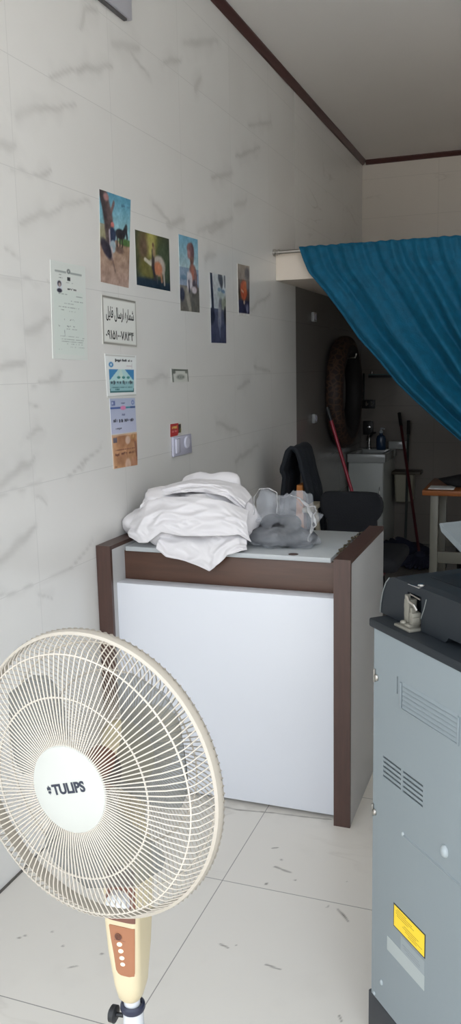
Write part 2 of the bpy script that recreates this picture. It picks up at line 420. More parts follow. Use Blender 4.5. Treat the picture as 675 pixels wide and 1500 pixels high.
bm = BM(); box(bm, (0.803, 2.61, 0.70), (0.833, 3.04, 0.856)); box(bm, (0.056, 2.628, 0.845), (0.80, 3.04, 0.857)); box(bm, (0.056, 2.628, 0.30), (0.8335, 3.02, 0.318))
part('inner_shelf', bm, m_endp, ct)

# ------------------------------------------------------------------ soft heaps: lobed bodies with folded surfaces
def fold_field(p, seed, specs):
    """bulges with sharp valleys; specs = (freq vector, amount, warp)"""
    o = 0.0
    for i, (f, a, wv) in enumerate(specs):
        wr = noise.noise_vector(p * 4.5 + Vector((seed + i * 3.1, 0, i))) * wv
        q = Vector((p.x * f[0] + p.z * f[1], p.y * f[2] + p.x * f[3], p.z * f[4] + p.y * f[3])) + wr + Vector((seed * 1.7 + i * 5.3, i * 2.9, seed))
        o += a * (min(1.0, abs(noise.noise(q)) * 2.2) ** 0.8 - 0.5)
    return o

def lobes_mesh(name, c, lobes, sub, disp, clip):
    bm = BM(); bmesh.ops.create_icosphere(bm, subdivisions=sub, radius=1.0)
    c = Vector(c)
    for v in bm.verts:
        d = v.co.normalized(); acc = 0.0; K = 26.0
        for L in lobes:
            lc = Vector(L[:3]) - c; rad = L[3:6]
            p = Vector((-lc[i] / rad[i] for i in range(3))); q = Vector((d[i] / rad[i] for i in range(3)))
            a = q.dot(q); b = 2 * p.dot(q); k = p.dot(p) - 1
            disc = b * b - 4 * a * k
            if disc > 0:
                t = (-b + math.sqrt(disc)) / (2 * a)
                if t > 0: acc = max(acc, t)
        p = c + d * max(acc, 0.015)
        p = p + d * disp(p)
        v.co = clip(p)
    return bm

def on_counter(p):
    if p.x < 0.006: p.x = 0.006 + 0.002 * random.random()
    fl = 0.8955 if p.x < 0.058 else 0.8752
    if p.y < 2.60 and p.z < 0.88: p.y = 2.60
    if p.z < fl: p.z = fl + 0.0006 * random.random()
    return p

m_cloth = mat('white_cotton', rgb(222, 219, 221), 0.9, bump=0.06, bscale=260, vary=0.03, sheen=0.2)
cl_l = [(0.29, 2.745, 0.935, 0.155, 0.125, 0.128), (0.30, 2.835, 0.995, 0.165, 0.055, 0.112), (0.15, 2.75, 0.955, 0.10, 0.11, 0.115), (0.075, 2.74, 0.93, 0.075, 0.09, 0.055), (0.425, 2.745, 0.94, 0.075, 0.10, 0.085), (0.22, 2.68, 0.92, 0.10, 0.07, 0.06), (0.36, 2.69, 0.915, 0.10, 0.08, 0.06)]
cl_f = lambda p: fold_field(p, 2.0, [((5, -4, 6, 2, 5.5), 0.022, 0.5), ((3, 7, 8, -2, 13), -0.014, 0.6), ((9, 6, 9, 3, 14), -0.006, 0.7)]) + 0.003
cl = part('cloth_heap', lobes_mesh('c', (0.28, 2.755, 0.94), cl_l, 6, cl_f, on_counter), m_cloth, angle=180)
tag(cl, 'heap of crumpled white cloth lying on the left of the white counter', 'cloth')
# sheets of the cloth lying over the heap: lofted between an upper and a lower edge
def lay(name, top, bot, bulge, wave, seed, nu=80, nv=40, keep=None):
    u = np.linspace(0, 1, nu); T = np.array(top, float); B_ = np.array(bot, float)
    ip = lambda A_: np.stack([np.interp(u, np.linspace(0, 1, len(A_)), A_[:, i]) for i in range(3)], -1)
    def sm(A_):
        for _ in range(3): A_[1:-1] = (A_[:-2] + 2 * A_[1:-1] + A_[2:]) / 4
        return A_
    T = sm(ip(T))[:, None]; B_ = ip(B_)[:, None]; v = np.linspace(0, 1, nv)[None, :, None]
    X = T * (1 - v) + B_ * v
    U, V = np.meshgrid(u, v[0, :, 0], indexing='ij')
    n1 = np.abs(vnoise(U * 5 + V * 3 + seed, V * 3 - U * 2 + seed) - 0.5); n2 = np.abs(vnoise(U * 11 - V * 5 + seed * 2, V * 4 + U * 4) - 0.5)
    d = bulge * np.sin(PI * np.clip(V * 0.85, 0, 1)) + wave * (0.5 - n1 * 2 + 0.4 * (0.5 - n2 * 2)) * (0.3 + 0.7 * V)
    X[..., 1] -= d; X[..., 2] += 0.35 * d
    if keep is not None: X = keep(X)
    me = grid_mesh(name, X)
    o = finish(name, me, m_cloth, cl, angle=180)
    md = o.modifiers.new('thick', 'SOLIDIFY'); md.thickness = 0.0035; md.offset = 0
    md = o.modifiers.new('smooth', 'SUBSURF'); md.levels = 1; md.render_levels = 1
    return o
def over_edge(X):
    X[..., 2] = np.where((X[..., 1] > 2.591) & (X[..., 2] < 0.8775), 0.8775, X[..., 2]); return X
lay('loose_corner', [(0.20, 2.66, 0.93), (0.28, 2.655, 0.955), (0.36, 2.65, 0.96), (0.44, 2.655, 0.955), (0.50, 2.67, 0.93)],
    [(0.195, 2.588, 0.872), (0.235, 2.580, 0.846), (0.30, 2.578, 0.838), (0.345, 2.576, 0.825), (0.395, 2.576, 0.806), (0.425, 2.578, 0.835), (0.455, 2.582, 0.862), (0.50, 2.592, 0.879), (0.515, 2.615, 0.879)], 0.018, 0.020, 4, keep=over_edge)
lay('overlying_fold', [(0.06, 2.70, 0.965), (0.13, 2.67, 1.03), (0.22, 2.655, 1.045), (0.32, 2.65, 1.05), (0.42, 2.66, 1.035), (0.495, 2.69, 1.0)],
    [(0.075, 2.625, 0.90), (0.13, 2.600, 0.884), (0.165, 2.600, 0.886), (0.215, 2.605, 0.925), (0.29, 2.607, 0.914), (0.36, 2.607, 0.917), (0.44, 2.610, 0.922), (0.49, 2.625, 0.925), (0.522, 2.64, 0.90)], 0.030, 0.026, 13)
lay('back_fold', [(0.10, 2.80, 1.02), (0.17, 2.80, 1.072), (0.26, 2.80, 1.090), (0.34, 2.80, 1.088), (0.42, 2.80, 1.075), (0.475, 2.79, 1.03)],
    [(0.085, 2.70, 0.985), (0.16, 2.70, 1.035), (0.25, 2.705, 1.05), (0.33, 2.71, 1.055), (0.41, 2.71, 1.04), (0.48, 2.71, 0.99)], 0.030, 0.026, 21)

# ------------------------------------------------------------------ clear plastic bag with dark contents
m_bag = mat('clear_plastic_film', rgb(214, 218, 226), 0.12, spec=0.9, bump=0.25, bscale=26)
see_through(m_bag, 0.77)
def bag_clip(p):
    if p.z < 0.8755: p.z = 0.8755 + 0.0006 * random.random()
    return p
bagl = [(0.595, 2.75, 0.905, 0.125, 0.10, 0.05), (0.553, 2.745, 0.99, 0.047, 0.04, 0.088), (0.635, 2.77, 0.965, 0.085, 0.07, 0.085), (0.685, 2.76, 0.975, 0.045, 0.05, 0.055)]
bag_f = lambda p: -fold_field(p, 7.0, [((9, -6, 10, 3, 11), 0.030, 0.7), ((22, 10, 20, -6, 17), 0.012, 0.9)])
bag = thing('plastic_bag', 'clear crinkled plastic bag beside the white cloth heap on the counter', 'bag', (0.6, 2.76, 0.8735))
part('film', lobes_mesh('b', (0.605, 2.755, 0.935), bagl, 5, bag_f, bag_clip), m_bag, bag, angle=50)
m_rim = mat('bag_rim_film', rgb(226, 226, 228), 0.35, vary=0.05); see_through(m_rim, 0.5)
def ribbon(pts, w, seed, m, label=None):
    """crumpled band of film following a path"""
    n = 60; P = [Vector(p) for p in pts]; rs = random.Random(seed); bm = BM(); rows = []
    for i in range(n):
        t = i / (n - 1) * (len(P) - 1); k = min(int(t), len(P) - 2); f = t - k
        f = f * f * (3 - 2 * f)
        c = P[k].lerp(P[k + 1], f); row = []
        for j in range(5):
            q = Vector((0, (j - 2) * w * 0.5, 0)) + noise.noise_vector(c * 60 + Vector((j * 0.6, seed, 0))) * w * 0.75
            row.append(bm.verts.new(c + q))
        rows.append(row)
    for A_, B_ in zip(rows, rows[1:]):
        for j in range(4): bm.faces.new((A_[j], A_[j + 1], B_[j + 1], B_[j]))
    r = bmesh.ops.extrude_face_region(bm, geom=bm.faces[:])
    for v in r['geom']:
        if isinstance(v, bmesh.types.BMVert): v.co += Vector((0.0006, 0.0002, 0.0008))
    return part('handle', bm, m, bag, angle=180, label=label)
ribbon([(0.64, 2.71, 1.052), (0.675, 2.70, 1.045), (0.70, 2.70, 1.02), (0.712, 2.70, 0.985), (0.714, 2.70, 0.955), (0.705, 2.70, 0.925), (0.70, 2.70, 0.905)], 0.010, 3, m_rim, 'gathered whitish rim on the right')
ribbon([(0.700, 2.70, 1.02), (0.722, 2.70, 1.022), (0.730, 2.70, 1.005), (0.718, 2.70, 0.995), (0.722, 2.70, 0.97), (0.728, 2.70, 0.955), (0.712, 2.70, 0.945)], 0.007, 5, m_rim)
ribbon([(0.508, 2.70, 0.985), (0.510, 2.70, 1.05), (0.530, 2.70, 1.075), (0.565, 2.70, 1.078), (0.590, 2.70, 1.066), (0.594, 2.70, 1.03), (0.590, 2.70, 0.995)], 0.005, 8, m_rim)
bd_f = lambda p: fold_field(p, 4.0, [((14, 6, 12, 3, 20), 0.012, 0.8), ((40, 10, 36, 5, 40), 0.005, 1.0)])
bm = lobes_mesh('b', (0.585, 2.755, 0.905), [(0.555, 2.75, 0.905, 0.082, 0.078, 0.034), (0.625, 2.76, 0.90, 0.095, 0.07, 0.034), (0.585, 2.765, 0.94, 0.07, 0.05, 0.04)], 4, bd_f, lambda p: Vector((p.x, p.y, max(p.z, 0.8775))))
tag(part('fabric_bundle', bm, mat('dark_grey_fabric', rgb(26, 27, 32), 0.45, bump=0.2, bscale=90, vary=0.2), angle=180), 'dark grey folded bundle inside the clear plastic bag', 'bundle')

# ------------------------------------------------------------------ pictures and papers on the left wall
def paint_mat(name, rough=0.35):
    m = bpy.data.materials.new(name); m.use_nodes = True
    N = m.node_tree.nodes; b = N['Principled BSDF']; b.inputs['Roughness'].default_value = rough
    a = N.new('ShaderNodeAttribute'); a.attribute_name = 'paint'
    m.node_tree.links.new(a.outputs['Color'], b.inputs['Base Color'])
    return m
m_print = paint_mat('printed_photo_paper', 0.3)
m_paper = paint_mat('printed_office_paper', 0.55)
m_paperback = mat('paper_edge', rgb(232, 232, 228), 0.7, vary=0.03)

class Pic:
    """a tiny painter: u right 0..1, v down 0..1"""
    def __init__(s, nu, nv, base):
        s.nu, s.nv = nu, nv
        s.U, s.V = np.meshgrid(np.linspace(0, 1, nu), np.linspace(0, 1, nv), indexing='ij')
        s.C = np.ones((nu, nv, 3)) * np.array(base, float)
    def blend(s, m, col):
        m = np.clip(m, 0, 1)[..., None]; s.C = s.C * (1 - m) + np.array(col, float) * m
    def ell(s, cu, cv, ru, rv, col, soft=0.15, rot=0.0, amt=1.0):
        a = s.U - cu; b = s.V - cv
        c, n = math.cos(rot), math.sin(rot)
        d = np.hypot((a * c + b * n) / ru, (-a * n + b * c) / rv)
        s.blend(np.clip((1 - d) / soft + 0.5, 0, 1) * amt, col)
    def rect(s, u0, v0, u1, v1, col, amt=1.0):
        s.blend(((s.U >= u0) & (s.U <= u1) & (s.V >= v0) & (s.V <= v1)) * amt, col)
    def line(s, u0, v0, u1, v1, w, col, amt=1.0, asp=1.0):
        ex = u1 - u0; ey = (v1 - v0) * asp; L = ex * ex + ey * ey + 1e-9
        t = np.clip(((s.U - u0) * ex + (s.V - v0) * asp * ey) / L, 0, 1)
        d = np.hypot(s.U - u0 - t * ex, (s.V - v0) * asp - t * ey)
        s.blend(np.clip((w - d) / (w * 0.5), 0, 1) * amt, col)
    def grad(s, v0, v1, c0, c1):
        t = np.clip((s.V - v0) / (v1 - v0), 0, 1)[..., None]
        m = ((s.V >= v0) & (s.V <= v1))[..., None]
        s.C = np.where(m, np.array(c0, float) * (1 - t) + np.array(c1, float) * t, s.C)
    def grain(s, fu, fv, amt, region=None):
        n = (fbm(s.U * fu + 3.1, s.V * fv + 7.7, 4) - 0.47) * 2 * amt
        if region is not None: n = n * region
        s.C = np.clip(s.C + n[..., None], 0, 255)
    def dashes(s, u0, u1, v, h, col, seed, fill=0.6, step=0.012, amt=1.0):
        rs = np.random.RandomState(seed); u = u0
        while u < u1:
            if rs.rand() < fill: s.rect(u, v - h * (0.4 + 0.6 * rs.rand()), min(u + step * (0.6 + rs.rand()), u1), v + h * (0.4 + 0.6 * rs.rand()), col, amt)
            u += step

def sheet(name, pic, corners, label, cat, group=None, material=None, off=0.0013, curl=0.0, th=0.0013, parent=None):
    """corners (y,z): top-left, top-right, bottom-right, bottom-left as seen on the wall"""
    TL, TR, BR, BL = [np.array(c) for c in corners]
    u = pic.U[..., None]; v = pic.V[..., None]
    yz = (TL * (1 - u) + TR * u) * (1 - v) + (BL * (1 - u) + BR * u) * v
    x = off + curl * (np.abs(pic.V - 0.5) * 2) ** 3 * (0.5 + 0.5 * np.sin(pic.U * 5))
    Xf = np.stack([x, yz[..., 0], yz[..., 1]], -1)
    me = grid_mesh(name, Xf[:, ::-1], slin(pic.C)[:, ::-1])
    bm = BM(); bm.from_mesh(me); al = bm.verts.layers.float_color['paint']
    f = [bm.verts.new((off - th, *c)) for c in (TL, TR, BR, BL)]
    for q in f: q[al] = (0.8, 0.8, 0.78, 1)
    bm.faces.new(f)
    # rim
    bd = [e for e in bm.edges if len(e.link_faces) == 1 and not any(q in f for q in e.verts)]
    r = bmesh.ops.extrude_edge_only(bm, edges=bd)
    for q in r['geom']:
        if isinstance(q, bmesh.types.BMVert): q.co.x = off - th; q[al] = (0.8, 0.8, 0.78, 1)
    bm.to_mesh(me); bm.free()
    o = finish(name, me, material or m_print, parent, angle=30)
    if cat: tag(o, label, cat, group)
    return o

G = 'printed photographs on the left wall'
# 1: person by a tree with a dark horse on a dirt path
p = Pic(60, 100, (170, 140, 120))
p.grad(0, 0.5, (92, 158, 186), (160, 200, 205))
p.rect(0, 0.36, 0.35, 0.62, (165, 160, 140)); p.ell(0.1, 0.5, 0.25, 0.1, (150, 145, 115), 0.5)
p.grad(0.56, 1.0, (168, 140, 118), (178, 152, 140))
p.rect(0.62, 0.47, 1, 0.53, (92, 120, 70)); p.ell(0.85, 0.5, 0.25, 0.04, (90, 125, 70), 0.5)
p.line(0.12, 0.0, 0.3, 0.56, 0.12, (84, 70, 72)); p.line(0.2, 0.1, 0.34, 0.3, 0.10, (98, 82, 82)); p.line(0.36, 0.2, 0.44, 0.1, 0.04, (120, 95, 95))
p.line(0.02, 0.0, 0.18, 0.25, 0.07, (60, 50, 55)); p.ell(0.2, 0.06, 0.08, 0.04, (175, 130, 130), 0.6)
p.ell(0.66, 0.42, 0.17, 0.055, (44, 44, 52), 0.3); p.line(0.76, 0.42, 0.86, 0.34, 0.06, (40, 40, 48)); p.line(0.86, 0.34, 0.9, 0.44, 0.035, (40, 42, 50))
for u in (0.56, 0.66, 0.74): p.line(u, 0.44, u, 0.56, 0.025, (62, 55, 55))
p.ell(0.4, 0.345, 0.055, 0.035, (205, 120, 115), 0.3); p.ell(0.4, 0.46, 0.11, 0.09, (48, 62, 92), 0.3); p.line(0.3, 0.42, 0.32, 0.56, 0.03, (180, 170, 180))
p.ell(0.42, 0.58, 0.10, 0.07, (170, 190, 200), 0.3); p.line(0.38, 0.6, 0.4, 0.72, 0.03, (210, 190, 190)); p.ell(0.2, 0.62, 0.2, 0.08, (56, 52, 66), 0.4, 0.4)
p.ell(0.65, 0.6, 0.14, 0.04, (120, 98, 88), 0.6); p.line(0.4, 0.72, 0.5, 0.85, 0.03, (120, 95, 85), 0.7)
p.dashes(0.6, 0.95, 0.1, 0.015, (70, 110, 140), 3, 0.5, 0.04, 0.6)
p.grain(9, 16, 26); p.grain(30, 40, 16)
sheet('photo_print', p, [(2.642, 2.083), (2.875, 2.088), (2.83, 1.776), (2.622, 1.78)], 'printed photo of a person by a tree and a dark horse on a dirt path', 'photo print', G)
# 2: rider on a white horse in a dim green glade
p = Pic(80, 60, (52, 58, 44))
p.ell(0.42, 0.35, 0.34, 0.5, (120, 118, 52), 0.9); p.ell(0.44, 0.18, 0.16, 0.28, (176, 170, 96), 0.9); p.ell(0.22, 0.3, 0.12, 0.3, (104, 84, 66), 0.9)
p.ell(0.8, 0.45, 0.22, 0.4, (62, 76, 50), 0.8); p.ell(0.3, 0.66, 0.2, 0.2, (118, 112, 58), 0.8)
p.grad(0.86, 1.0, (38, 48, 60), (36, 46, 62)); p.ell(0.45, 0.95, 0.6, 0.12, (38, 48, 60), 0.5)
p.ell(0.66, 0.56, 0.2, 0.19, (186, 176, 166), 0.3); p.line(0.42, 0.52, 0.5, 0.5, 0.06, (170, 160, 150)); p.line(0.26, 0.5, 0.42, 0.56, 0.05, (196, 192, 176))
p.ell(0.63, 0.62, 0.13, 0.13, (196, 128, 92), 0.4); p.line(0.8, 0.58, 0.82, 0.9, 0.03, (176, 168, 160)); p.line(0.72, 0.7, 0.74, 0.85, 0.035, (170, 120, 90))
p.line(0.5, 0.3, 0.48, 0.62, 0.055, (62, 54, 52)); p.line(0.48, 0.6, 0.54, 0.82, 0.045, (70, 58, 64)); p.ell(0.5, 0.2, 0.03, 0.05, (120, 90, 70), 0.4); p.ell(0.52, 0.32, 0.045, 0.1, (150, 128, 96), 0.5)
p.line(0.6, 0.75, 0.6, 0.9, 0.02, (90, 84, 90)); p.grain(12, 9, 24); p.grain(34, 26, 12)
sheet('photo_print', p, [(2.899, 1.989), (3.203, 1.995), (3.2, 1.792), (2.898, 1.793)], 'wide dark green print of a rider on a pale horse', 'photo print', G)
# 3: child with short hair against a blue sky and sea
p = Pic(56, 84, (150, 190, 205))
p.grad(0, 0.42, (108, 168, 196), (176, 200, 205)); p.grad(0.42, 0.66, (138, 160, 182), (150, 164, 186)); p.grad(0.66, 1.0, (138, 132, 124), (112, 106, 98))
p.ell(0.2, 0.55, 0.15, 0.03, (110, 140, 165), 0.5); p.ell(0.1, 0.78, 0.12, 0.09, (56, 56, 76), 0.5); p.ell(0.85, 0.85, 0.3, 0.2, (104, 100, 92), 0.5)
p.ell(0.58, 0.15, 0.18, 0.075, (142, 98, 98), 0.3); p.ell(0.64, 0.2, 0.14, 0.13, (112, 80, 86), 0.3); p.ell(0.5, 0.23, 0.08, 0.06, (176, 130, 130), 0.5); p.ell(0.65, 0.3, 0.1, 0.06, (128, 96, 86), 0.4)
p.line(0.63, 0.36, 0.66, 0.42, 0.08, (118, 86, 76)); p.ell(0.68, 0.48, 0.2, 0.13, (150, 112, 104), 0.3); p.ell(0.66, 0.5, 0.09, 0.13, (186, 120, 98), 0.5); p.ell(0.52, 0.58, 0.14, 0.12, (204, 198, 204), 0.4)
p.line(0.42, 0.5, 0.4, 0.7, 0.05, (214, 210, 214)); p.line(0.88, 0.5, 0.86, 0.7, 0.04, (120, 92, 92)); p.line(0.46, 0.6, 0.48, 0.72, 0.04, (80, 74, 96)); p.ell(0.74, 0.62, 0.09, 0.06, (96, 86, 96), 0.4); p.ell(0.74, 0.7, 0.14, 0.05, (200, 190, 196), 0.5)
p.line(0.35, 0.75, 0.5, 0.97, 0.1, (168, 162, 150), 0.8); p.grain(10, 16, 22); p.grain(30, 44, 14)
sheet('photo_print', p, [(3.301, 2.027), (3.507, 2.032), (3.508, 1.725), (3.298, 1.722)], 'tall photo print of a short-haired child against blue sky and sea', 'photo print', G)
# 4: bluish misty scene with tall trunks
p = Pic(50, 84, (198, 204, 208))
p.grad(0.0, 0.5, (200, 204, 206), (186, 194, 200)); p.grad(0.5, 1.0, (92, 98, 122), (66, 70, 98))
p.line(0.06, 0.0, 0.16, 0.56, 0.085, (42, 42, 62)); p.line(0.6, 0.02, 0.72, 0.1, 0.13, (84, 88, 98)); p.line(0.72, 0.02, 0.7, 0.46, 0.02, (72, 78, 90)); p.ell(0.58, 0.22, 0.12, 0.03, (130, 158, 176), 0.6); p.ell(0.82, 0.24, 0.12, 0.03, (116, 146, 176), 0.6)
p.ell(0.9, 0.42, 0.2, 0.1, (150, 156, 140), 0.7); p.line(0.92, 0.02, 0.94, 0.14, 0.06, (116, 122, 128)); p.ell(0.66, 0.3, 0.22, 0.05, (170, 182, 180), 0.6)
p.ell(0.1, 0.62, 0.16, 0.12, (44, 46, 66), 0.4); p.ell(0.95, 0.58, 0.1, 0.12, (48, 50, 60), 0.4); p.line(0.62, 0.42, 0.66, 0.47, 0.1, (120, 122, 126)); p.line(0.58, 0.5, 0.56, 0.7, 0.13, (150, 152, 164), 0.9); p.line(0.55, 0.68, 0.6, 0.9, 0.05, (116, 126, 152), 0.8)
p.grain(10, 16, 18); p.grain(28, 40, 12)
sheet('photo_print', p, [(3.643, 1.908), (3.845, 1.912), (3.835, 1.6), (3.639, 1.599)], 'bluish photo print of tall trunks in mist, hung lowest of the photos', 'photo print', G)
# 5: orange shape over dark blue
p = Pic(48, 64, (150, 138, 126))
p.grad(0, 0.3, (158, 146, 132), (140, 128, 120)); p.grad(0.3, 0.7, (112, 98, 86), (84, 72, 74)); p.grad(0.7, 1.0, (48, 50, 84), (56, 58, 88))
p.ell(0.5, 0.5, 0.3, 0.2, (188, 90, 58), 0.3); p.ell(0.62, 0.42, 0.18, 0.1, (200, 108, 66), 0.5); p.ell(0.8, 0.16, 0.2, 0.12, (88, 86, 92), 0.6); p.ell(0.85, 0.4, 0.13, 0.12, (112, 110, 116), 0.6)
p.line(0.3, 0.5, 0.46, 0.54, 0.03, (222, 190, 170)); p.ell(0.52, 0.74, 0.07, 0.04, (196, 176, 150), 0.4); p.ell(0.8, 0.86, 0.1, 0.1, (122, 124, 152), 0.5); p.ell(0.1, 0.6, 0.1, 0.1, (70, 60, 44), 0.5)
bor = (p.V > 0.965); p.blend(bor * 1.0, (222, 220, 216)); p.blend((p.U < 0.04) * 1.0, (214, 208, 200))
p.grain(8, 10, 22); p.grain(26, 34, 12)
sheet('photo_print', p, [(4.012, 1.985), (4.198, 1.991), (4.185, 1.744), (4.018, 1.742)], 'small photo print with an orange shape over dark blue, nearest the curtain', 'photo print', G)

# licence document
p = Pic(90, 130, (216, 221, 217))
p.blend(((p.U > 0.06) & (p.U < 0.9) & (p.V > 0.28) & (p.V < 0.95)) * 0.35, (206, 222, 214))
grey = (96, 104, 104)
p.line(0.12, 0.1, 0.42, 0.1, 0.012, (150, 158, 156)); p.line(0.55, 0.1, 0.88, 0.1, 0.012, (150, 158, 156)); p.ell(0.5, 0.085, 0.05, 0.025, (110, 116, 116), 0.4); p.ell(0.5, 0.085, 0.02, 0.01, (190, 200, 196), 0.5)
p.rect(0.46, 0.145, 0.55, 0.185, (62, 66, 68)); p.dashes(0.42, 0.62, 0.2, 0.006, (170, 178, 176), 5)
p.dashes(0.22, 0.32, 0.135, 0.006, grey, 6); p.dashes(0.22, 0.32, 0.165, 0.006, grey, 7)
p.rect(0.16, 0.2, 0.30, 0.30, (208, 214, 222)); p.ell(0.23, 0.225, 0.055, 0.03, (52, 50, 60), 0.3); p.ell(0.235, 0.235, 0.032, 0.02, (176, 160, 158), 0.4); p.ell(0.23, 0.295, 0.07, 0.022, (60, 58, 72), 0.4)
p.dashes(0.4, 0.72, 0.265, 0.010, (50, 54, 56), 8, 0.85, 0.02)
rows = [(0.2, 0.44, .325, 9, .8), (0.7, 0.9, .335, 10, .9), (0.55, 0.9, .385, 11, .9), (0.35, 0.62, .42, 12, .6), (0.2, 0.78, .455, 13, .9), (0.84, 0.92, .462, 14, .8), (0.25, 0.35, .49, 15, 1), (0.45, 0.75, .5, 16, .6), (0.8, 0.92, .5, 17, .8), (0.2, 0.88, .585, 18, .95), (0.17, 0.7, .655, 19, .95), (0.4, 0.7, .685, 20, .6), (0.22, 0.75, .76, 22, .5), (0.86, .92, .768, 23, 1), (0.22, .9, .79, 24, .6), (.22, .92, .815, 25, .6), (.4, .92, .84, 26, .6), (.5, .92, .865, 27, .5), (.16, .3, .9, 28, .5)]
for u0_, u1_, v_, sd, a_ in rows: p.dashes(u0_, u1_, v_, 0.0045, (126, 134, 134), sd, 0.85, 0.02, a_ * 0.9)
p.line(0.34, 0.70, 0.35, 0.75, 0.01, (150, 160, 158))
sheet('licence_document', p, [(2.31, 1.819), (2.52, 1.819), (2.508, 1.517), (2.294, 1.523)], 'framed-off white licence document with lines of print and a small portrait', 'document', None, m_paper)

# phone number notice with taped edges
p = Pic(70, 50, (226, 228, 224))
p.blend(((p.U < 0.05) | (p.U > 0.95) | (p.V < 0.07) | (p.V > 0.93)) * 0.45, (188, 186, 178))
p.line(0.03, 0.03, 0.97, 0.03, 0.014, (126, 124, 118), 0.9, 0.65); p.line(0.03, 0.97, 0.97, 0.96, 0.014, (140, 138, 130), 0.9, 0.65); p.line(0.03, 0.05, 0.03, 0.95, 0.008, (120, 118, 114), 0.8); p.line(0.97, 0.05, 0.975, 0.95, 0.008, (120, 118, 114), 0.8)
sg = sheet('notice', p, [(2.623, 1.739), (2.887, 1.734), (2.884, 1.563), (2.617, 1.573)], 'white taped notice with bold black script and a phone number', 'notice', None, m_paper)
TOWALL = Matrix(((0, 0, 1, 0), (1, 0, 0, 0), (0, 1, 0, 0), (0, 0, 0, 1)))   # text x -> world y, text y -> world z, normal -> +x
def wall_text(s, cy, cz, w, h, material, parent, off=0.0017, bold=0.0, roll=0.0, name='lettering'):
    bm = text_bm(s, w, h, bold=bold)
    return part(name, bm, material, parent, angle=0, frame=Matrix.Translation((off, cy, cz)) @ TOWALL @ Matrix.Rotation(roll, 4, 'Z'))
l1 = '\uFEB7\uFEE4\uFE8E\uFEAD\uFEE9 \uFE8D\uFEAD\uFEB3\uFE8E\uFEDD \uFED3\uFE8E\uFBFE\uFEDE'[::-1]
l2 = '\u06F0\u06F9\u06F1\u06F5\u06F1\u06F0\u06F0\u06F7\u06F8\u06F3\u06F4'
wall_text(l1, 2.755, 1.676, 0.212, 0.050, m_ink, sg, bold=0.010, roll=-0.02)
wall_text(l2, 2.748, 1.606, 0.212, 0.034, m_ink, sg, bold=0.012, roll=-0.02)

# blue bank card copy on white paper
p = Pic(80, 54, (232, 236, 236))
p.dashes(0.3, 0.85, 0.14, 0.035, (70, 74, 78), 31, 0.8, 0.022)
c0 = 0.09; c1 = 0.92
p.ell(0.17, 0.245, 0.07, 0.06, (58, 132, 190), 0.3); p.ell(0.17, 0.245, 0.03, 0.025, (220, 235, 240), 0.4); p.rect(0.66, 0.25, 0.85, 0.27, (206, 190, 196)); p.rect(0.84, 0.2, 0.86, 0.33, (190, 180, 190))
p.rect(c0, 0.34, c1, 0.88, (70, 138, 190)); p.rect(c0, 0.6, c1, 0.88, (150, 192, 198))
t = np.clip((p.V - 0.33) / 0.3, 0, 1); p.blend(((np.abs(p.U - 0.5) < 0.08 + 0.34 * t) & (p.V > 0.345) & (p.V < 0.63)) * 1.0, (186, 222, 224)); p.blend(((np.abs(p.U - 0.47) < 0.015 + 0.1 * t) & (p.V > 0.345) & (p.V < 0.6)) * 0.6, (216, 232, 220))
for u in (0.4, 0.56, 0.72): p.ell(u, 0.54, 0.055, 0.03, (60, 132, 130), 0.4)
for q in range(4): p.dashes(0.13 + q * 0.2, 0.28 + q * 0.2, 0.66, 0.045, (74, 92, 100), 40 + q, 0.75, 0.03)
p.dashes(0.16, 0.86, 0.775, 0.012, (70, 120, 124), 50, 0.8, 0.02); p.dashes(0.25, 0.45, 0.82, 0.02, (70, 120, 124), 51, 0.6, 0.02)
p.rect(c0, 0.855, c1, 0.89, (46, 104, 110)); p.rect(c0, 0.8, c0 + 0.03, 0.89, (46, 104, 110)); p.rect(c1 - 0.03, 0.8, c1, 0.89, (46, 104, 110))
p.line(0.0, 0.985, 1, 0.97, 0.012, (176, 176, 170), 0.8, 0.6); p.line(0.02, 0.03, 0.95, 0.03, 0.01, (180, 178, 172), 0.7, 0.6)
sheet('card_copy', p, [(2.628, 1.541), (2.87, 1.536), (2.856, 1.387), (2.633, 1.391)], 'printed copy of a blue bank card on white paper below the notice', 'card copy', 'bank card copies on the wall', m_paper)
# lilac card
p = Pic(80, 54, (186, 194, 218))
p.grad(0, 1, (178, 188, 212), (196, 200, 224))
p.rect(0.06, 0.07, 0.2, 0.2, (92, 104, 158), 0.9); p.ell(0.1, 0.13, 0.03, 0.04, (190, 200, 226), 0.4); p.ell(0.9, 0.13, 0.06, 0.07, (120, 138, 190), 0.4); p.ell(0.9, 0.13, 0.03, 0.035, (180, 190, 214), 0.4); p.dashes(0.42, 0.6, 0.14, 0.02, (120, 128, 160), 60, 0.7, 0.02)
p.line(0.02, 0.27, 0.4, 0.27, 0.022, (66, 92, 160), 1, 0.65); p.line(0.6, 0.27, 0.8, 0.27, 0.02, (70, 150, 170), 1, 0.65); p.line(0.8, 0.27, 0.98, 0.27, 0.022, (62, 84, 140), 1, 0.65); p.ell(0.5, 0.275, 0.11, 0.06, (226, 140, 184), 0.4)
p.dashes(0.42, 0.58, 0.47, 0.03, (130, 136, 170), 61, 0.7, 0.02)
for q in range(4): p.dashes(0.1 + q * 0.21, 0.27 + q * 0.21, 0.64, 0.06, (78, 80, 96), 62 + q, 0.85, 0.03)
p.dashes(0.12, 0.4, 0.86, 0.03, (92, 94, 112), 70, 0.8, 0.025)
sheet('card_copy', p, [(2.648, 1.386), (2.845, 1.381), (2.848, 1.258), (2.651, 1.2605)], 'pale lilac bank card copy with a pink dot, between the blue and orange ones', 'card copy', 'bank card copies on the wall', m_paper)
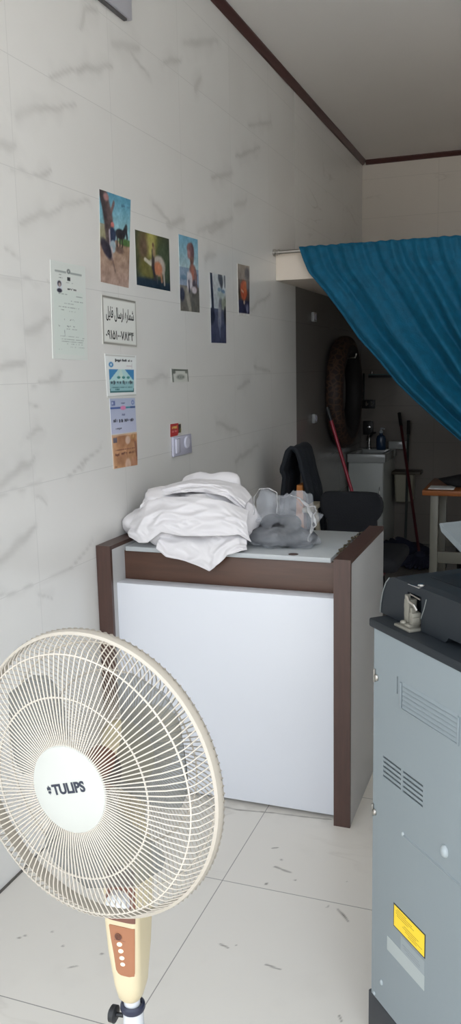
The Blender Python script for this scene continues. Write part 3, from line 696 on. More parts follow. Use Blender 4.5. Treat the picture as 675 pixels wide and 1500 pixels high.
# orange card
p = Pic(80, 54, (204, 156, 118))
p.ell(0.4, 0.15, 0.2, 0.3, (176, 128, 96), 0.6); p.ell(0.8, 0.6, 0.25, 0.45, (164, 112, 80), 0.3); p.ell(0.78, 0.62, 0.2, 0.38, (186, 140, 104), 0.3); p.ell(0.35, 0.75, 0.22, 0.2, (178, 132, 100), 0.5)
p.ell(0.6, 0.95, 0.12, 0.2, (220, 186, 164), 0.4); p.ell(0.85, 0.9, 0.12, 0.16, (190, 140, 112), 0.5); p.line(0.92, 0.3, 0.98, 0.7, 0.05, (140, 96, 80), 0.8); p.ell(0.62, 0.2, 0.1, 0.12, (216, 186, 168), 0.5)
p.rect(0.04, 0.08, 0.2, 0.24, (92, 92, 112), 0.85); p.ell(0.85, 0.1, 0.08, 0.1, (176, 136, 90), 0.4); p.ell(0.85, 0.1, 0.04, 0.05, (206, 160, 120), 0.4)
p.dashes(0.12, 0.9, 0.46, 0.025, (150, 104, 84), 71, 0.85, 0.02); p.dashes(0.1, 0.26, 0.6, 0.045, (126, 84, 70), 72, 0.85, 0.03); p.dashes(0.34, 0.9, 0.58, 0.045, (126, 84, 70), 73, 0.8, 0.03)
p.grain(10, 7, 16); p.blend(((p.U < 0.04) | (p.V < 0.04)) * 0.6, (224, 200, 176)); p.dashes(0.06, 0.14, 0.96, 0.02, (110, 76, 60), 74)
sheet('card_copy', p, [(2.651, 1.2575), (2.85, 1.254), (2.845, 1.131), (2.655, 1.138)], 'orange-brown bank card copy, lowest of the three cards', 'card copy', 'bank card copies on the wall', m_paper)
# small taped slip
p = Pic(44, 24, (204, 206, 200))
dk = (98, 104, 96)
p.rect(0.1, 0.04, 0.95, 0.16, dk); p.line(0.06, 0.05, 0.1, 1, 0.035, dk, 1, 0.4); p.line(0.92, 0.05, 0.97, 1, 0.035, dk, 1, 0.4); p.ell(0.52, 0.62, 0.24, 0.2, (150, 154, 148), 0.5); p.dashes(0.36, 0.7, 0.62, 0.08, (116, 120, 116), 80, 0.6, 0.05)
p.ell(0.16, 0.25, 0.08, 0.12, (120, 124, 116), 0.6); p.ell(0.85, 0.22, 0.07, 0.12, (120, 124, 116), 0.6)
sheet('paper_slip', p, [(3.182, 1.486), (3.367, 1.482), (3.363, 1.43), (3.184, 1.431)], 'small pale slip edged with dark tape above the light switch', 'paper slip', None, m_paper)

# light switch with a red sticker
m_swp = mat('lilac_switch_plastic', rgb(196, 196, 214), 0.3, vary=0.02)
m_swr = mat('glossy_rocker', rgb(214, 214, 230), 0.15, vary=0.02)
sw = thing('light_switch', 'pale lilac wall switch with two glossy rockers below a red sticker', 'switch', (0, 3.257, 1.168))
bm = BM(); box(bm, (0.001, 3.160, 1.127), (0.012, 3.353, 1.209), 0.004, 3); part('face_plate', bm, m_swp, sw)
bm = BM(); box(bm, (0.011, 3.178, 1.140), (0.0165, 3.222, 1.200), 0.003); part('rocker', bm, m_swr, sw)
bm = BM(); lathe(bm, [(0, 0.006), (0.022, 0.006), (0.026, 0.003), (0.026, 0), (0, 0)], 28, Matrix.Translation((0.012, 3.295, 1.176)) @ TOWALL); part('dimmer_knob', bm, m_swr, sw)
p = Pic(40, 26, (186, 62, 62))
p.dashes(0.15, 0.6, 0.3, 0.12, (226, 190, 110), 81, 0.8, 0.05); p.dashes(0.15, 0.6, 0.62, 0.08, (214, 130, 130), 82, 0.6, 0.05); p.rect(0.72, 0.0, 1.0, 1.0, (206, 200, 186)); p.rect(0.74, 0.1, 0.97, 0.8, (66, 62, 58)); p.ell(0.9, 0.6, 0.07, 0.2, (120, 120, 70), 0.5); p.rect(0.68, 0.86, 1, 1, (196, 194, 188))
sheet('sticker', p, [(3.157, 1.2625), (3.27, 1.2615), (3.268, 1.212), (3.153, 1.211)], 'small red sticker with a dark picture just above the light switch', 'sticker', None, m_print)

# grey box high on the wall
bxo = thing('wall_box', 'grey flat box fixed high on the marble wall above the photos', 'box', (0, 2.6, 2.7))
m_gbox = mat('grey_box_plastic', rgb(190, 190, 198), 0.4, vary=0.03)
bm = BM(); box(bm, (0.001, 2.15, 2.69), (0.022, 2.905, 3.0), 0.006); part('cover', bm, m_gbox, bxo)
bm = BM(); box(bm, (0.001, 2.13, 2.682), (0.014, 2.875, 2.69), 0.001); part('bottom_shadow_strip', bm, mat('shadow_strip_grey', rgb(96, 94, 94), 0.6, vary=0.05), bxo, label='thin dark strip for the shadow gap along the bottom')  # dark strip stands for the shadow gap under the cover

# ------------------------------------------------------------------ standing fan
fan = thing('standing_fan', 'cream pedestal fan with a round wire guard in front of the counter', 'fan', (0.788, 1.17, 0))
m_cream = mat('cream_plastic', rgb(206, 192, 160), 0.35, vary=0.02)
m_ivory = mat('ivory_wire', rgb(192, 184, 172), 0.4, vary=0.02)
m_rimm = mat('ivory_rim', rgb(176, 168, 156), 0.4, vary=0.02)
m_badge = mat('badge_plastic', rgb(178, 179, 173), 0.35, vary=0.015)
m_pole = mat('white_pole', rgb(206, 208, 212), 0.25, vary=0.01)
m_tan = mat('tan_control_panel', rgb(158, 106, 76), 0.45, vary=0.06, vscale=20)
m_brn = mat('brown_fan_plastic', rgb(112, 74, 62), 0.45, vary=0.06)
m_blade = mat('smoky_blade', rgb(104, 106, 104), 0.25, vary=0.03); see_through(m_blade, 0.30, (0.92, 0.93, 0.93, 1))
az, el = -0.140, 0.028
nf = Vector((math.sin(az) * math.cos(el), -math.cos(az) * math.cos(el), math.sin(el)))
rf = Vector((math.cos(az), math.sin(az), 0)); bf = nf.cross(rf)
FM = Matrix((rf, bf, nf)).transposed().to_4x4(); FM.translation = (0.796, 1.055, 0.8735)   # x right, y up, z towards the viewer
RR = 0.2235
NW = 128
def wire(bm, prof, a, r):
    tube(bm, [(q * math.cos(a + s), q * math.sin(a + s), z) for q, z, s in prof], r, 5, caps=False)
bm = BM()
for i in range(NW):
    a = 2 * PI * i / NW
    wire(bm, [(0.062, 0.0555, 0), (0.10, 0.0565, 0), (0.138, 0.0545, 0.0), (0.17, 0.0505, 0.0), (0.197, 0.0430, 0.004), (0.209, 0.034, 0.014), (0.217, 0.018, 0.028), (0.2225, 0.004, 0.04)], a, 0.00105)
def ringpts(r, z, n=96): return [(r * math.cos(2 * PI * k / n), r * math.sin(2 * PI * k / n), z) for k in range(n)]
tube(bm, ringpts(0.138, 0.0525), 0.0015, 6, True); tube(bm, ringpts(0.1995, 0.0400), 0.0015, 6, True)
fg = part('front_guard', bm, m_ivory, fan, angle=60, frame=FM)
bm = BM(); lathe(bm, [(0, 0.0605), (0.040, 0.0605), (0.058, 0.0595), (0.0655, 0.0575), (0.068, 0.054), (0.066, 0.0525), (0, 0.0525)], 56)
bd = part('badge', bm, m_badge, fg, frame=FM, label='off-white round centre badge')
m_navy = mat('navy_print', rgb(30, 36, 52), 0.5, vary=0.05)
BR = math.radians(18)   # the badge sits turned a little in the guard
bm = text_bm('TULIPS', 0.0630, 0.0165, depth=0.0006, bold=0.036)
bmesh.ops.transform(bm, matrix=Matrix.Rotation(BR, 4, 'Z') @ Matrix.Translation((0.0045, 0.0035, 0.0608)), verts=bm.verts)
part('lettering', bm, m_navy, bd, angle=0, frame=FM, label='navy bold TULIPS lettering')
bm = BM()
for dx, dy, rx, ry in ((0, 0.0035, 0.0016, 0.0038), (-0.0026, 0.0022, 0.0013, 0.003), (0.0026, 0.0022, 0.0013, 0.003), (0, -0.0035, 0.0006, 0.004), (-0.0018, -0.003, 0.0012, 0.0022), (0.0018, -0.003, 0.0012, 0.0022)):
    ball(bm, (-0.0335 + dx, 0.0035 + dy, 0.0607), (rx, ry, 0.0003), 10, 6)
bm.transform(Matrix.Rotation(BR, 4, 'Z'))
part('flower_mark', bm, m_navy, bd, frame=FM)
# rim band
bm = BM(); n = 128; prof = [(RR - 0.003, 0.010), (RR + 0.0015, 0.008), (RR + 0.003, 0.002), (RR + 0.003, -0.006), (RR + 0.0005, -0.011), (RR - 0.0035, -0.010), (RR - 0.0045, 0.0)]
lathe(bm, prof + [prof[0]], n); bmesh.ops.remove_doubles(bm, verts=bm.verts, dist=1e-6)
part('rim', bm, m_rimm, fan, frame=FM, label='smooth ivory rim joining both guard halves')
bm = BM()
for i in range(NW):
    a = 2 * PI * (i + 0.5) / NW
    wire(bm, [(0.2278, -0.003, 0), (0.2262, -0.009, 0.0), (0.214, -0.019, -0.012), (0.198, -0.035, -0.03), (0.165, -0.060, -0.05), (0.12, -0.082, -0.06), (0.055, -0.092, -0.065)], a, 0.00105)
tube(bm, ringpts(0.198, -0.0355), 0.0015, 6, True); tube(bm, ringpts(0.143, -0.072), 0.0015, 6, True); tube(bm, ringpts(0.056, -0.092, 64), 0.002, 6, True)
part('rear_guard', bm, m_ivory, fan, angle=60, frame=FM)
# blades
for i in range(3):
    bm = BM(); a0 = math.radians(22 + 120 * i); nu, nv = 14, 12; V = []
    for iu in range(nu + 1):
        t = iu / nu; r = 0.03 + t * 0.158
        half = 0.30 + 0.42 * math.sin(PI * min(1, t * 0.62 + 0.06)) ** 1.2
        if t > 0.82: half *= math.sqrt(max(0.02, 1 - ((t - 0.82) / 0.19) ** 2))
        row = []
        for iv in range(nv + 1):
            s = iv / nv * 2 - 1
            an = a0 + s * half + 0.28 * t
            row.append(bm.verts.new((r * math.cos(an), r * math.sin(an), -0.012 - s * 0.020 * (1 - 0.3 * t) + 0.006 * s * s)))
        V.append(row)
    for iu in range(nu):
        for iv in range(nv): bm.faces.new((V[iu][iv], V[iu + 1][iv], V[iu + 1][iv + 1], V[iu][iv + 1]))
    part('blade', bm, m_blade, fan, angle=180, frame=FM)
bm = BM(); lathe(bm, [(0, 0.022), (0.018, 0.020), (0.030, 0.012), (0.034, -0.004), (0.034, -0.030), (0, -0.030)], 32); part('blade_hub', bm, m_brn, fan, frame=FM)
bm = BM(); lathe(bm, [(0, -0.093), (0.050, -0.093), (0.058, -0.10), (0.060, -0.125), (0.056, -0.165), (0.042, -0.195), (0.02, -0.207), (0, -0.208)], 36); part('motor_housing', bm, m_cream, fan, frame=FM)
# pedestal: column head with controls
def rr_box(bm, cx, cy, secs, seg=7):
    """stack of rounded rectangles: secs = (z, half width x, half depth y, corner radius, dx)"""
    rings = []
    for z, hx, hy, r, dx in secs:
        ring = []
        for qx, qy, a in ((1, 1, 0), (-1, 1, 90), (-1, -1, 180), (1, -1, 270)):
            for k in range(seg):
                t = math.radians(a + 90 * k / (seg - 1))
                ring.append(bm.verts.new((cx + dx + qx * (hx - r) + r * math.cos(t), cy + qy * (hy - r) + r * math.sin(t), z)))
        rings.append(ring)
    n = len(rings[0])
    for A_, B_ in zip(rings, rings[1:]):
        for k in range(n): bm.faces.new((A_[k], A_[(k + 1) % n], B_[(k + 1) % n], B_[k]))
    bm.faces.new(list(reversed(rings[0]))); bm.faces.new(rings[-1])
bm = BM(); rr_box(bm, 0.785, 1.17, [(0.398, 0.017, 0.017, 0.016, -0.002), (0.404, 0.021, 0.021, 0.018, -0.002), (0.43, 0.0255, 0.026, 0.016, 0), (0.50, 0.0305, 0.031, 0.013, 0), (0.57, 0.0335, 0.034, 0.012, 0.001), (0.665, 0.0335, 0.034, 0.012, 0.003), (0.70, 0.030, 0.031, 0.014, 0.006), (0.735, 0.022, 0.024, 0.016, 0.012), (0.82, 0.020, 0.022, 0.016, 0.024)])
cb = part('control_box', bm, m_cream, fan)
def panel_bm(zs):
    bm = BM(); rows = []
    for z, hw, y, dx in zs:
        rows.append([bm.verts.new((0.785 + dx + hw * s, y + 0.0022 * s * s * s * s, z)) for s in [k / 6 - 1 for k in range(13)]])
    for A_, B_ in zip(rows, rows[1:]):
        for k in range(12): bm.faces.new((A_[k], A_[k + 1], B_[k + 1], B_[k]))
    r = bmesh.ops.extrude_face_region(bm, geom=bm.faces[:])
    for v in r['geom']:
        if isinstance(v, bmesh.types.BMVert): v.co.y += 0.006
    return bm
cpn = part('control_panel', panel_bm([(0.4605, 0.014, 1.1415, 0.0035), (0.463, 0.0175, 1.1410, 0.003), (0.47, 0.019, 1.1400, 0.003), (0.50, 0.0215, 1.1380, 0.003), (0.53, 0.0235, 1.1362, 0.003), (0.555, 0.025, 1.1350, 0.003), (0.558, 0.025, 1.1352, 0.003)]), m_tan, cb, label='tan control panel with four cream buttons')
for k, (x, z) in enumerate(((0.7835, 0.5235), (0.7850, 0.5105), (0.7860, 0.4970), (0.7865, 0.4845))):
    bm = BM(); ball(bm, (x, 1.1372 + 0.0022 * k * 0.5, z), (0.0056, 0.003, 0.0043), 16, 10)
    bmesh.ops.rotate(bm, cent=(x, 1.137, z), matrix=Matrix.Rotation(math.radians(-25), 3, 'Y'), verts=bm.verts)
    part('button', bm, mat('cream_button', rgb(244, 232, 206), 0.4, vary=0.02) if k == 0 else MATS['cream_button'], cpn)
bm = BM(); lathe(bm, [(0.0065, 0.0), (0.0065, 0.001), (0.0052, 0.001), (0.0052, 0.0)], 24, Matrix.Translation((0.7825, 1.1352, 0.5385)) @ Matrix.Rotation(PI / 2, 4, 'X'))
for k in range(-2, 3): box(bm, (0.7825 + k * 0.002 - 0.0004, 1.1342, 0.5345), (0.7825 + k * 0.002 + 0.0004, 1.1352, 0.5425))
part('emblem', bm, m_brn, cpn)
for z, w in ((0.5313, 0.010), (0.5172, 0.007), (0.5040, 0.011), (0.4908, 0.008)):
    bm = BM(); rs = random.Random(int(z * 1000))
    xx = 0.7845 - w
    while xx < 0.7845 + w:
        box(bm, (xx, 1.1368 + (0.535 - z) * 0.1 - 0.0012, z - 0.0007), (xx + 0.0013, 1.1372 + (0.535 - z) * 0.1, z + 0.0007)); xx += 0.0021 + 0.001 * rs.random()
    part('caption', bm, m_brn, cpn)
tpn = part('timer_panel', panel_bm([(0.568, 0.0265, 1.1345, 0.003), (0.60, 0.027, 1.1342, 0.004), (0.64, 0.027, 1.1340, 0.005), (0.668, 0.0255, 1.1350, 0.006)]), m_brn, cb, label='brown upper panel behind the guard')
bm = BM(); lathe(bm, [(0, 0.019), (0.014, 0.018), (0.019, 0.013), (0.0205, 0.0), (0, 0.0)], 28, Matrix.Translation((0.7885, 1.134, 0.607)) @ Matrix.Rotation(PI / 2, 4, 'X')); part('timer_knob', bm, m_pole, tpn, label='white round timer knob')
bm = BM(); tube(bm, [(0.786, 1.17, 0.04), (0.786, 1.17, 0.375)], 0.0182, 28); tube(bm, [(0.7845, 1.17, 0.37), (0.7845, 1.17, 0.41)], 0.0145, 24); part('pole', bm, m_pole, fan)
bm = BM(); lathe(bm, [(0.0185, 0.3745), (0.0208, 0.375), (0.0222, 0.379), (0.0215, 0.385), (0.0185, 0.388), (0.0155, 0.387)], 32, Matrix.Translation((0.7855, 1.17, 0))); collar = part('collar', bm, mat('navy_collar', rgb(38, 42, 62), 0.35, vary=0.05), fan, label='dark navy height collar')
bm = BM(); tube(bm, [(0.768, 1.165, 0.361), (0.755, 1.163, 0.361)], 0.004, 12); lathe(bm, [(0, 0.014), (0.009, 0.014), (0.0145, 0.011), (0.0150, 0.002), (0.011, 0), (0, 0)], 20, Matrix.Translation((0.757, 1.163, 0.361)) @ Matrix.Rotation(-PI / 2, 4, 'Y')); part('clamp_knob', bm, m_black, collar)
bm = BM(); lathe(bm, [(0, 0.055), (0.03, 0.052), (0.05, 0.035), (0.14, 0.022), (0.19, 0.012), (0.20, 0.0), (0, 0.0)], 48, Matrix.Translation((0.786, 1.17, 0))); part('base', bm, m_cream, fan)

# ------------------------------------------------------------------ photocopier seen from the back
cp = thing('photocopier', 'grey office photocopier seen from behind with dark top and feeder', 'photocopier', (1.115, 1.653, 0), math.radians(-47.75))
CP = world_mat(cp)
m_cgrey = mat('copier_grey_panel', rgb(128, 137, 141), 0.42, vary=0.03, vscale=4, bump=0.02)
m_cdark = mat('copier_dark_plastic', rgb(30, 35, 40), 0.5, spec=0.3, vary=0.05, vscale=6)
m_cdk2 = mat('copier_side_plastic', rgb(42, 46, 52), 0.5, vary=0.05)
m_cvd = mat('copier_recess_plastic', rgb(9, 12, 17), 0.4, vary=0.05)
m_tray = mat('copier_tray_plastic', rgb(98, 105, 108), 0.4, vary=0.03)
m_hinge = mat('hinge_metal', rgb(130, 127, 117), 0.5, metal=0.3, vary=0.12, vscale=60)
def cpart(name, bm, m, parent=None, **k): return part(name, bm, m, parent or cp, frame=CP, **k)
bm = BM(); box(bm, (-0.003, 0.004, 0.115), (0.62, 0.60, 0.955), 0.004); body = cpart('body', bm, m_cdk2)
bm = BM(); box(bm, (-0.011, 0.0, 0.012), (0.63, 0.60, 0.1195), 0.004); cpart('base', bm, m_cdk2, label='dark base plinth')
# rear cover with real openings: built of strips round the slots
bm = BM()
def strip(s0, z0, s1, z1): box(bm, (s0, 0.0, z0), (s1, 0.0038, z1))
S0, S1, Z0, Z1 = 0.003, 0.618, 0.121, 0.9535
slots = [0.6485 + k * 0.0102 for k in range(5)]
strip(S0, Z0, S1, slots[0])
for k in range(5):
    za = slots[k]; zb = za + 0.0042; nxt = slots[k + 1] if k < 4 else 0.8435
    strip(S0, za, 0.041, zb); strip(0.106, za, 0.112, zb); strip(0.180, za, S1, zb); strip(S0, zb, S1, nxt)
strip(S0, 0.8435, 0.0875, 0.8795); strip(0.0915, 0.8435, S1, 0.8795); strip(S0, 0.8795, S1, Z1)
bmesh.ops.remove_doubles(bm, verts=bm.verts, dist=1e-5)
rc = cpart('rear_cover', bm, m_cgrey, angle=30, label='light grey sheet rear cover')
bm = BM(); box(bm, (0.03, 0.0036, 0.64), (0.19, 0.0046, 0.71)); cpart('slot_backing', bm, m_dark, rc)
bm = BM(); box(bm, (0.08, 0.0036, 0.83), (0.10, 0.0046, 0.89)); cpart('slot_backing', bm, m_dark, rc)
bm = BM()
box(bm, (0.100, -0.0035, 0.8215), (0.1065, 0.0, 0.8725), 0.0012)
for k in range(6):
    z = 0.8225 + k * 0.0092
    prism(bm, [(0.0, z), (-0.003, z + 0.0005), (-0.0006, z + 0.0062), (0.0, z + 0.0066)], 0, 0.110, 0.281)
box(bm, (0.281, -0.003, 0.8175), (0.2845, 0.0, 0.8715), 0.001)
box(bm, (0.106, -0.0028, 0.8185), (0.2845, 0.0, 0.8215), 0.001)
cpart('louvre', bm, m_cgrey, rc, label='embossed grey louvre panel')
bm = BM(); prism(bm, [(0.0, 0.553), (-0.0022, 0.556), (-0.0022, 0.5585), (0.0, 0.560)], 0, 0.116, 0.618); cpart('crease', bm, m_cgrey, rc)
for s, z in ((0.013, 0.855), (0.010, 0.557)):
    bm = BM(); box(bm, (s - 0.006, -0.005, z - 0.014), (s - 0.002, 0, z + 0.014), 0.001); ball(bm, (s + 0.003, -0.001, z - 0.003), (0.005, 0.005, 0.007), 12, 8); cpart('latch', bm, m_steel, rc)
for s, z, r in ((0.116, 0.559, 0.004), (0.252, 0.598, 0.010), (0.044, 0.175, 0.005), (0.015, 0.128, 0.004)):
    bm = BM(); ball(bm, (s, 0.0, z), (r, r * 0.8, r * 1.25), 14, 8); cpart('bump', bm, mat('pale_bump', rgb(158, 166, 169), 0.35, vary=0.02) if 'pale_bump' not in MATS else MATS['pale_bump'], rc)
# warning label
bm = BM(); box(bm, (0.0865, -0.0006, 0.339), (0.1975, 0.0, 0.391)); wl = cpart('warning_label', bm, mat('label_black', rgb(40, 38, 34), 0.5, vary=0.05), rc, label='yellow warning label with a black border')
bm = BM(); box(bm, (0.0890, -0.0009, 0.3415), (0.1950, -0.0006, 0.3885)); cpart('yellow_field', bm, mat('label_yellow', rgb(240, 206, 44), 0.45, vary=0.02), wl)
bm = BM(); rs = random.Random(5)
for row, (z, a, b) in enumerate(((0.3835, 0.10, 0.13), (0.379, 0.096, 0.150), (0.3745, 0.096, 0.160), (0.370, 0.100, 0.140), (0.362, 0.125, 0.175), (0.3575, 0.12, 0.168), (0.353, 0.130, 0.185), (0.3485, 0.14, 0.17))):
    s = a
    while s < b:
        w = 0.001 + rs.random() * 0.0022
        box(bm, (s, -0.0011, z - 0.0007), (s + w, -0.0009, z + 0.0007)); s += w + 0.0008
cpart('fine_print', bm, mat('label_print', rgb(150, 126, 40), 0.6, vary=0.05), wl)
bm = BM(); box(bm, (0.064, -0.0006, 0.2685), (0.1965, 0.0, 0.3010)); pl = cpart('rating_label', bm, mat('label_silver', rgb(164, 171, 170), 0.4, vary=0.03), rc, label='plain pale rating label')
bm = BM(); box(bm, (0.114, -0.0005, 0.3010), (0.1965, 0.0, 0.333)); 
cpart('rating_label', bm, mat('label_grey', rgb(142, 150, 153), 0.4, vary=0.03), rc)
bm = BM(); rs = random.Random(8)
for z, a, b in ((0.318, 0.12, 0.176), (0.313, 0.125, 0.18), (0.308, 0.135, 0.18)):
    s = a
    while s < b:
        w = 0.001 + rs.random() * 0.003
        box(bm, (s, -0.0007, z - 0.0007), (s + w, -0.0005, z + 0.0007)); s += w + 0.001
cpart('fine_print', bm, mat('label_print_grey', rgb(130, 136, 138), 0.6, vary=0.05), pl)
# platen frame
bm = BM(); box(bm, (-0.014, -0.003, 0.9535), (0.635, 0.62, 0.972), 0.004); cpart('platen_frame', bm, m_cdark, label='dark frame round the glass')
# document feeder body: profile in (s, z) extruded through n, with a hinge recess cut out of the back
prof = [(-0.030, 0.9735), (-0.0285, 0.993), (-0.022, 1.018), (-0.010, 1.042), (0.004, 1.055), (0.016, 1.0585), (0.62, 1.0585), (0.63, 1.045), (0.63, 0.9735)]
bm = BM(); prism(bm, prof, 1, 0.062, 0.58)
cut = [(-0.030, 0.9735), (-0.0285, 0.993), (-0.022, 1.018), (-0.010, 1.042), (0.004, 1.055), (0.016, 1.0585), (0.066, 1.0585), (0.066, 0.9735)]
prism(bm, cut, 1, 0.036, 0.062)
prism(bm, [(0.066, 1.041), (0.066, 1.0585), (0.113, 1.0585), (0.113, 1.041)], 1, 0.036, 0.062)
prism(bm, [(0.113, 0.9735), (0.113, 1.0585), (0.63, 1.0585), (0.63, 0.985), (0.20, 0.985), (0.19, 0.9735)], 1, 0.036, 0.062)
adf = cpart('document_feeder', bm, m_cdark, label='dark document feeder lid')
bm = BM(); tube(bm, [(-0.0300, 0.035, 0.974), (-0.0285, 0.035, 0.993), (-0.022, 0.035, 1.018), (-0.010, 0.035, 1.042), (0.003, 0.035, 1.055)], 0.0013, 6); cpart('seam', bm, mat('feeder_seam', rgb(110, 114, 112), 0.4, vary=0.05), adf, label='pale seam along the rounded end')
bm = BM(); tube(bm, [(0.113, 0.0355, 0.998), (0.123, 0.0355, 1.020), (0.130, 0.0355, 1.041)], 0.001, 6); cpart('seam', bm, MATS['feeder_seam'], adf, label='thin pale seam beside the hinge')
bm = BM(); box(bm, (0.050, 0.102, 1.0585), (0.60, 0.50, 1.0597), 0.0004); cpart('exit_surface', bm, m_cvd, adf, label='darker flat area under the tray')
# hinge
hg = None
bm = BM(); box(bm, (0.056, 0.012, 0.972), (0.110, 0.050, 0.9775), 0.0015); box(bm, (0.068, 0.018, 0.9775), (0.100, 0.045, 0.984), 0.002); ball(bm, (0.080, 0.018, 0.985), (0.007, 0.006, 0.004), 12, 8); hg = cpart('hinge', bm, m_hinge, label='bare metal lid hinge')
bm = BM(); box(bm, (0.072, 0.024, 0.984), (0.088, 0.044, 1.030), 0.002); box(bm, (0.069, 0.026, 1.010), (0.074, 0.044, 1.020), 0.001); box(bm, (0.074, 0.024, 1.027), (0.081, 0.034, 1.039), 0.0015); cpart('hinge_bracket', bm, m_hinge, hg)
bm = BM(); box(bm, (0.093, 0.022, 0.984), (0.106, 0.042, 1.008), 0.002); box(bm, (0.097, 0.022, 1.006), (0.101, 0.034, 1.018), 0.001); box(bm, (0.104, 0.020, 0.990), (0.110, 0.036, 1.000), 0.001); cpart('hinge_bracket', bm, m_hinge, hg)
bm = BM(); tube(bm, [(0.080, 0.026, 1.036), (0.086, 0.022, 1.037), (0.095, 0.020, 1.030), (0.108, 0.022, 1.026), (0.112, 0.026, 1.016)], 0.0028, 8); tube(bm, [(0.078, 0.034, 1.039), (0.112, 0.034, 1.036)], 0.0015, 6); cpart('hinge_spring', bm, m_steel, hg)
bm = BM(); lathe(bm, [(0, 0.004), (0.005, 0.0035), (0.007, 0.001), (0.007, 0)], 18, Matrix.Translation((0.097, 0.046, 1.0585))); box(bm, (0.075, 0.030, 1.0585), (0.113, 0.036, 1.0600), 0.0005); cpart('screw', bm, m_chrome, adf)
# tilted document tray
sl = -0.47; zt = lambda s: 1.166 + (s - 0.049) * sl
tr = BM(); prism(tr, [(0.049, zt(0.049)), (0.052, zt(0.049) + 0.002), (0.262, zt(0.262) + 0.002), (0.262, zt(0.262) - 0.013), (0.056, zt(0.056) - 0.011)], 1, 0.12, 0.45)
tray = cpart('document_tray', tr, m_tray, label='pale tilted document tray')
bm = BM()
for n0 in (0.205, 0.245, 0.285):
    prism(bm, [(0.075, zt(0.075) + 0.0014), (0.075, zt(0.075) + 0.0026), (0.20, zt(0.20) + 0.0026), (0.20, zt(0.20) + 0.0014)], 1, n0, n0 + 0.006)
cpart('guide_slot', bm, m_dark, tray, label='dark guide slots')
bm = BM(); prism(bm, [(0.060, zt(0.060) - 0.010), (0.262, zt(0.262) - 0.012), (0.262, 1.0597), (0.225, 1.0597), (0.10, zt(0.10) - 0.028)], 1, 0.15, 0.43); cpart('tray_support', bm, m_cdk2, tray)

# ------------------------------------------------------------------ curtain and its rod
rod = thing('curtain_rod', 'brushed metal rod along the front edge of the loft slab', 'curtain rod', (0.0, 4.615, 2.106))
bm = BM(); tube(bm, [(0.028, 4.615, 2.106), (3.27, 4.615, 2.106)], 0.0105, 16); part('rod', bm, m_steel, rod)
bm = BM(); lathe(bm, [(0, 0.0), (0.019, 0.0), (0.019, 0.012), (0.014, 0.016), (0.0155, 0.034), (0, 0.034)], 20, Matrix.Translation((0.001, 4.615, 2.106)) @ Matrix.Rotation(PI / 2, 4, 'Y')); part('end_cap', bm, m_steel, rod)
bm = BM(); box(bm, (0.028, 4.628, 2.100), (0.036, 4.6595, 2.112), 0.001); part('bracket', bm, m_steel, rod)
bm = BM(); box(bm, (3.10, 4.625, 2.100), (3.11, 4.6595, 2.112), 0.001); part('bracket', bm, m_steel, rod)
hem = [(0.157, 2.122), (0.182, 2.05), (0.208, 1.988), (0.30, 1.881), (0.393, 1.759), (0.483, 1.63), (0.59, 1.511), (0.694, 1.383), (0.80, 1.281), (0.902, 1.19), (1.027, 1.082), (1.20, 0.965), (1.42, 0.85), (1.65, 0.76)]
hx = np.array([h[0] for h in hem]); hz = np.array([h[1] for h in hem])
tl = np.concatenate([[0], np.cumsum(np.hypot(np.diff(hx), np.diff(hz)))]); tl /= tl[-1]
nu, nv = 240, 110
Uc, Vc = np.meshgrid(np.linspace(0, 1, nu), np.linspace(0, 1, nv), indexing='ij')
Lx = np.interp(Vc, tl, hx); Lz = np.interp(Vc, tl, hz)
Xr = 2.15; Rx = Xr - 0.25 * Vc ** 1.5; Rz = 2.122 - 1.30 * Vc
uw = Uc ** 1.0
Px = Lx * (1 - uw) + Rx * uw; Pz = Lz * (1 - uw) + Rz * uw
Pz += 0.02 * np.sin(PI * uw) * 0
ph = uw * 2 * PI * 12 + 1.4 * np.sin(uw * 21) + 0.8 * np.sin(Vc * 2.2 + uw * 9)
amp = 0.007 + 0.040 * np.clip(Vc * 2.2, 0, 1)
edge = np.exp(-uw * 28)
Py = 4.575 + amp * np.sin(ph) * (1 - 0.3 * edge) + 0.008 * np.sin(uw * 2 * PI * 31 + 3 * Vc) * np.exp(-Vc * 5) + 0.02 * Vc * np.sin(uw * 7) - 0.04 * Vc
Py += 0.010 * (fbm(Uc * 26, Vc * 8) - 0.47)
# hem roll and gathers along the lower-left edge
Py -= 0.020 * np.exp(-((uw - 0.018) / 0.010) ** 2) * np.clip(Vc * 6, 0, 1) - 0.018 * np.exp(-((uw - 0.045) / 0.012) ** 2) * np.clip(Vc * 6, 0, 1)
top = np.clip(1 - Vc * 40, 0, 1)
Pz += 0.0015 * np.sin(uw * 2 * PI * 37) * top
me = grid_mesh('curtain', np.stack([Px, Py, Pz], -1))
m_cur = mat('teal_velvet', rgb(2, 84, 114), 0.7, spec=0.3, bump=0.3, bscale=110, vary=0.45, vscale=24, sheen=0.12)
m_cur.node_tree.nodes['Principled BSDF'].inputs['Sheen Tint'].default_value = (0.1, 0.55, 0.7, 1)
cu = finish('curtain', me, m_cur, angle=180)
tag(cu, 'teal velvet curtain swept aside from the rod below the loft', 'curtain')
md = cu.modifiers.new('thick', 'SOLIDIFY'); md.thickness = 0.003; md.offset = 0

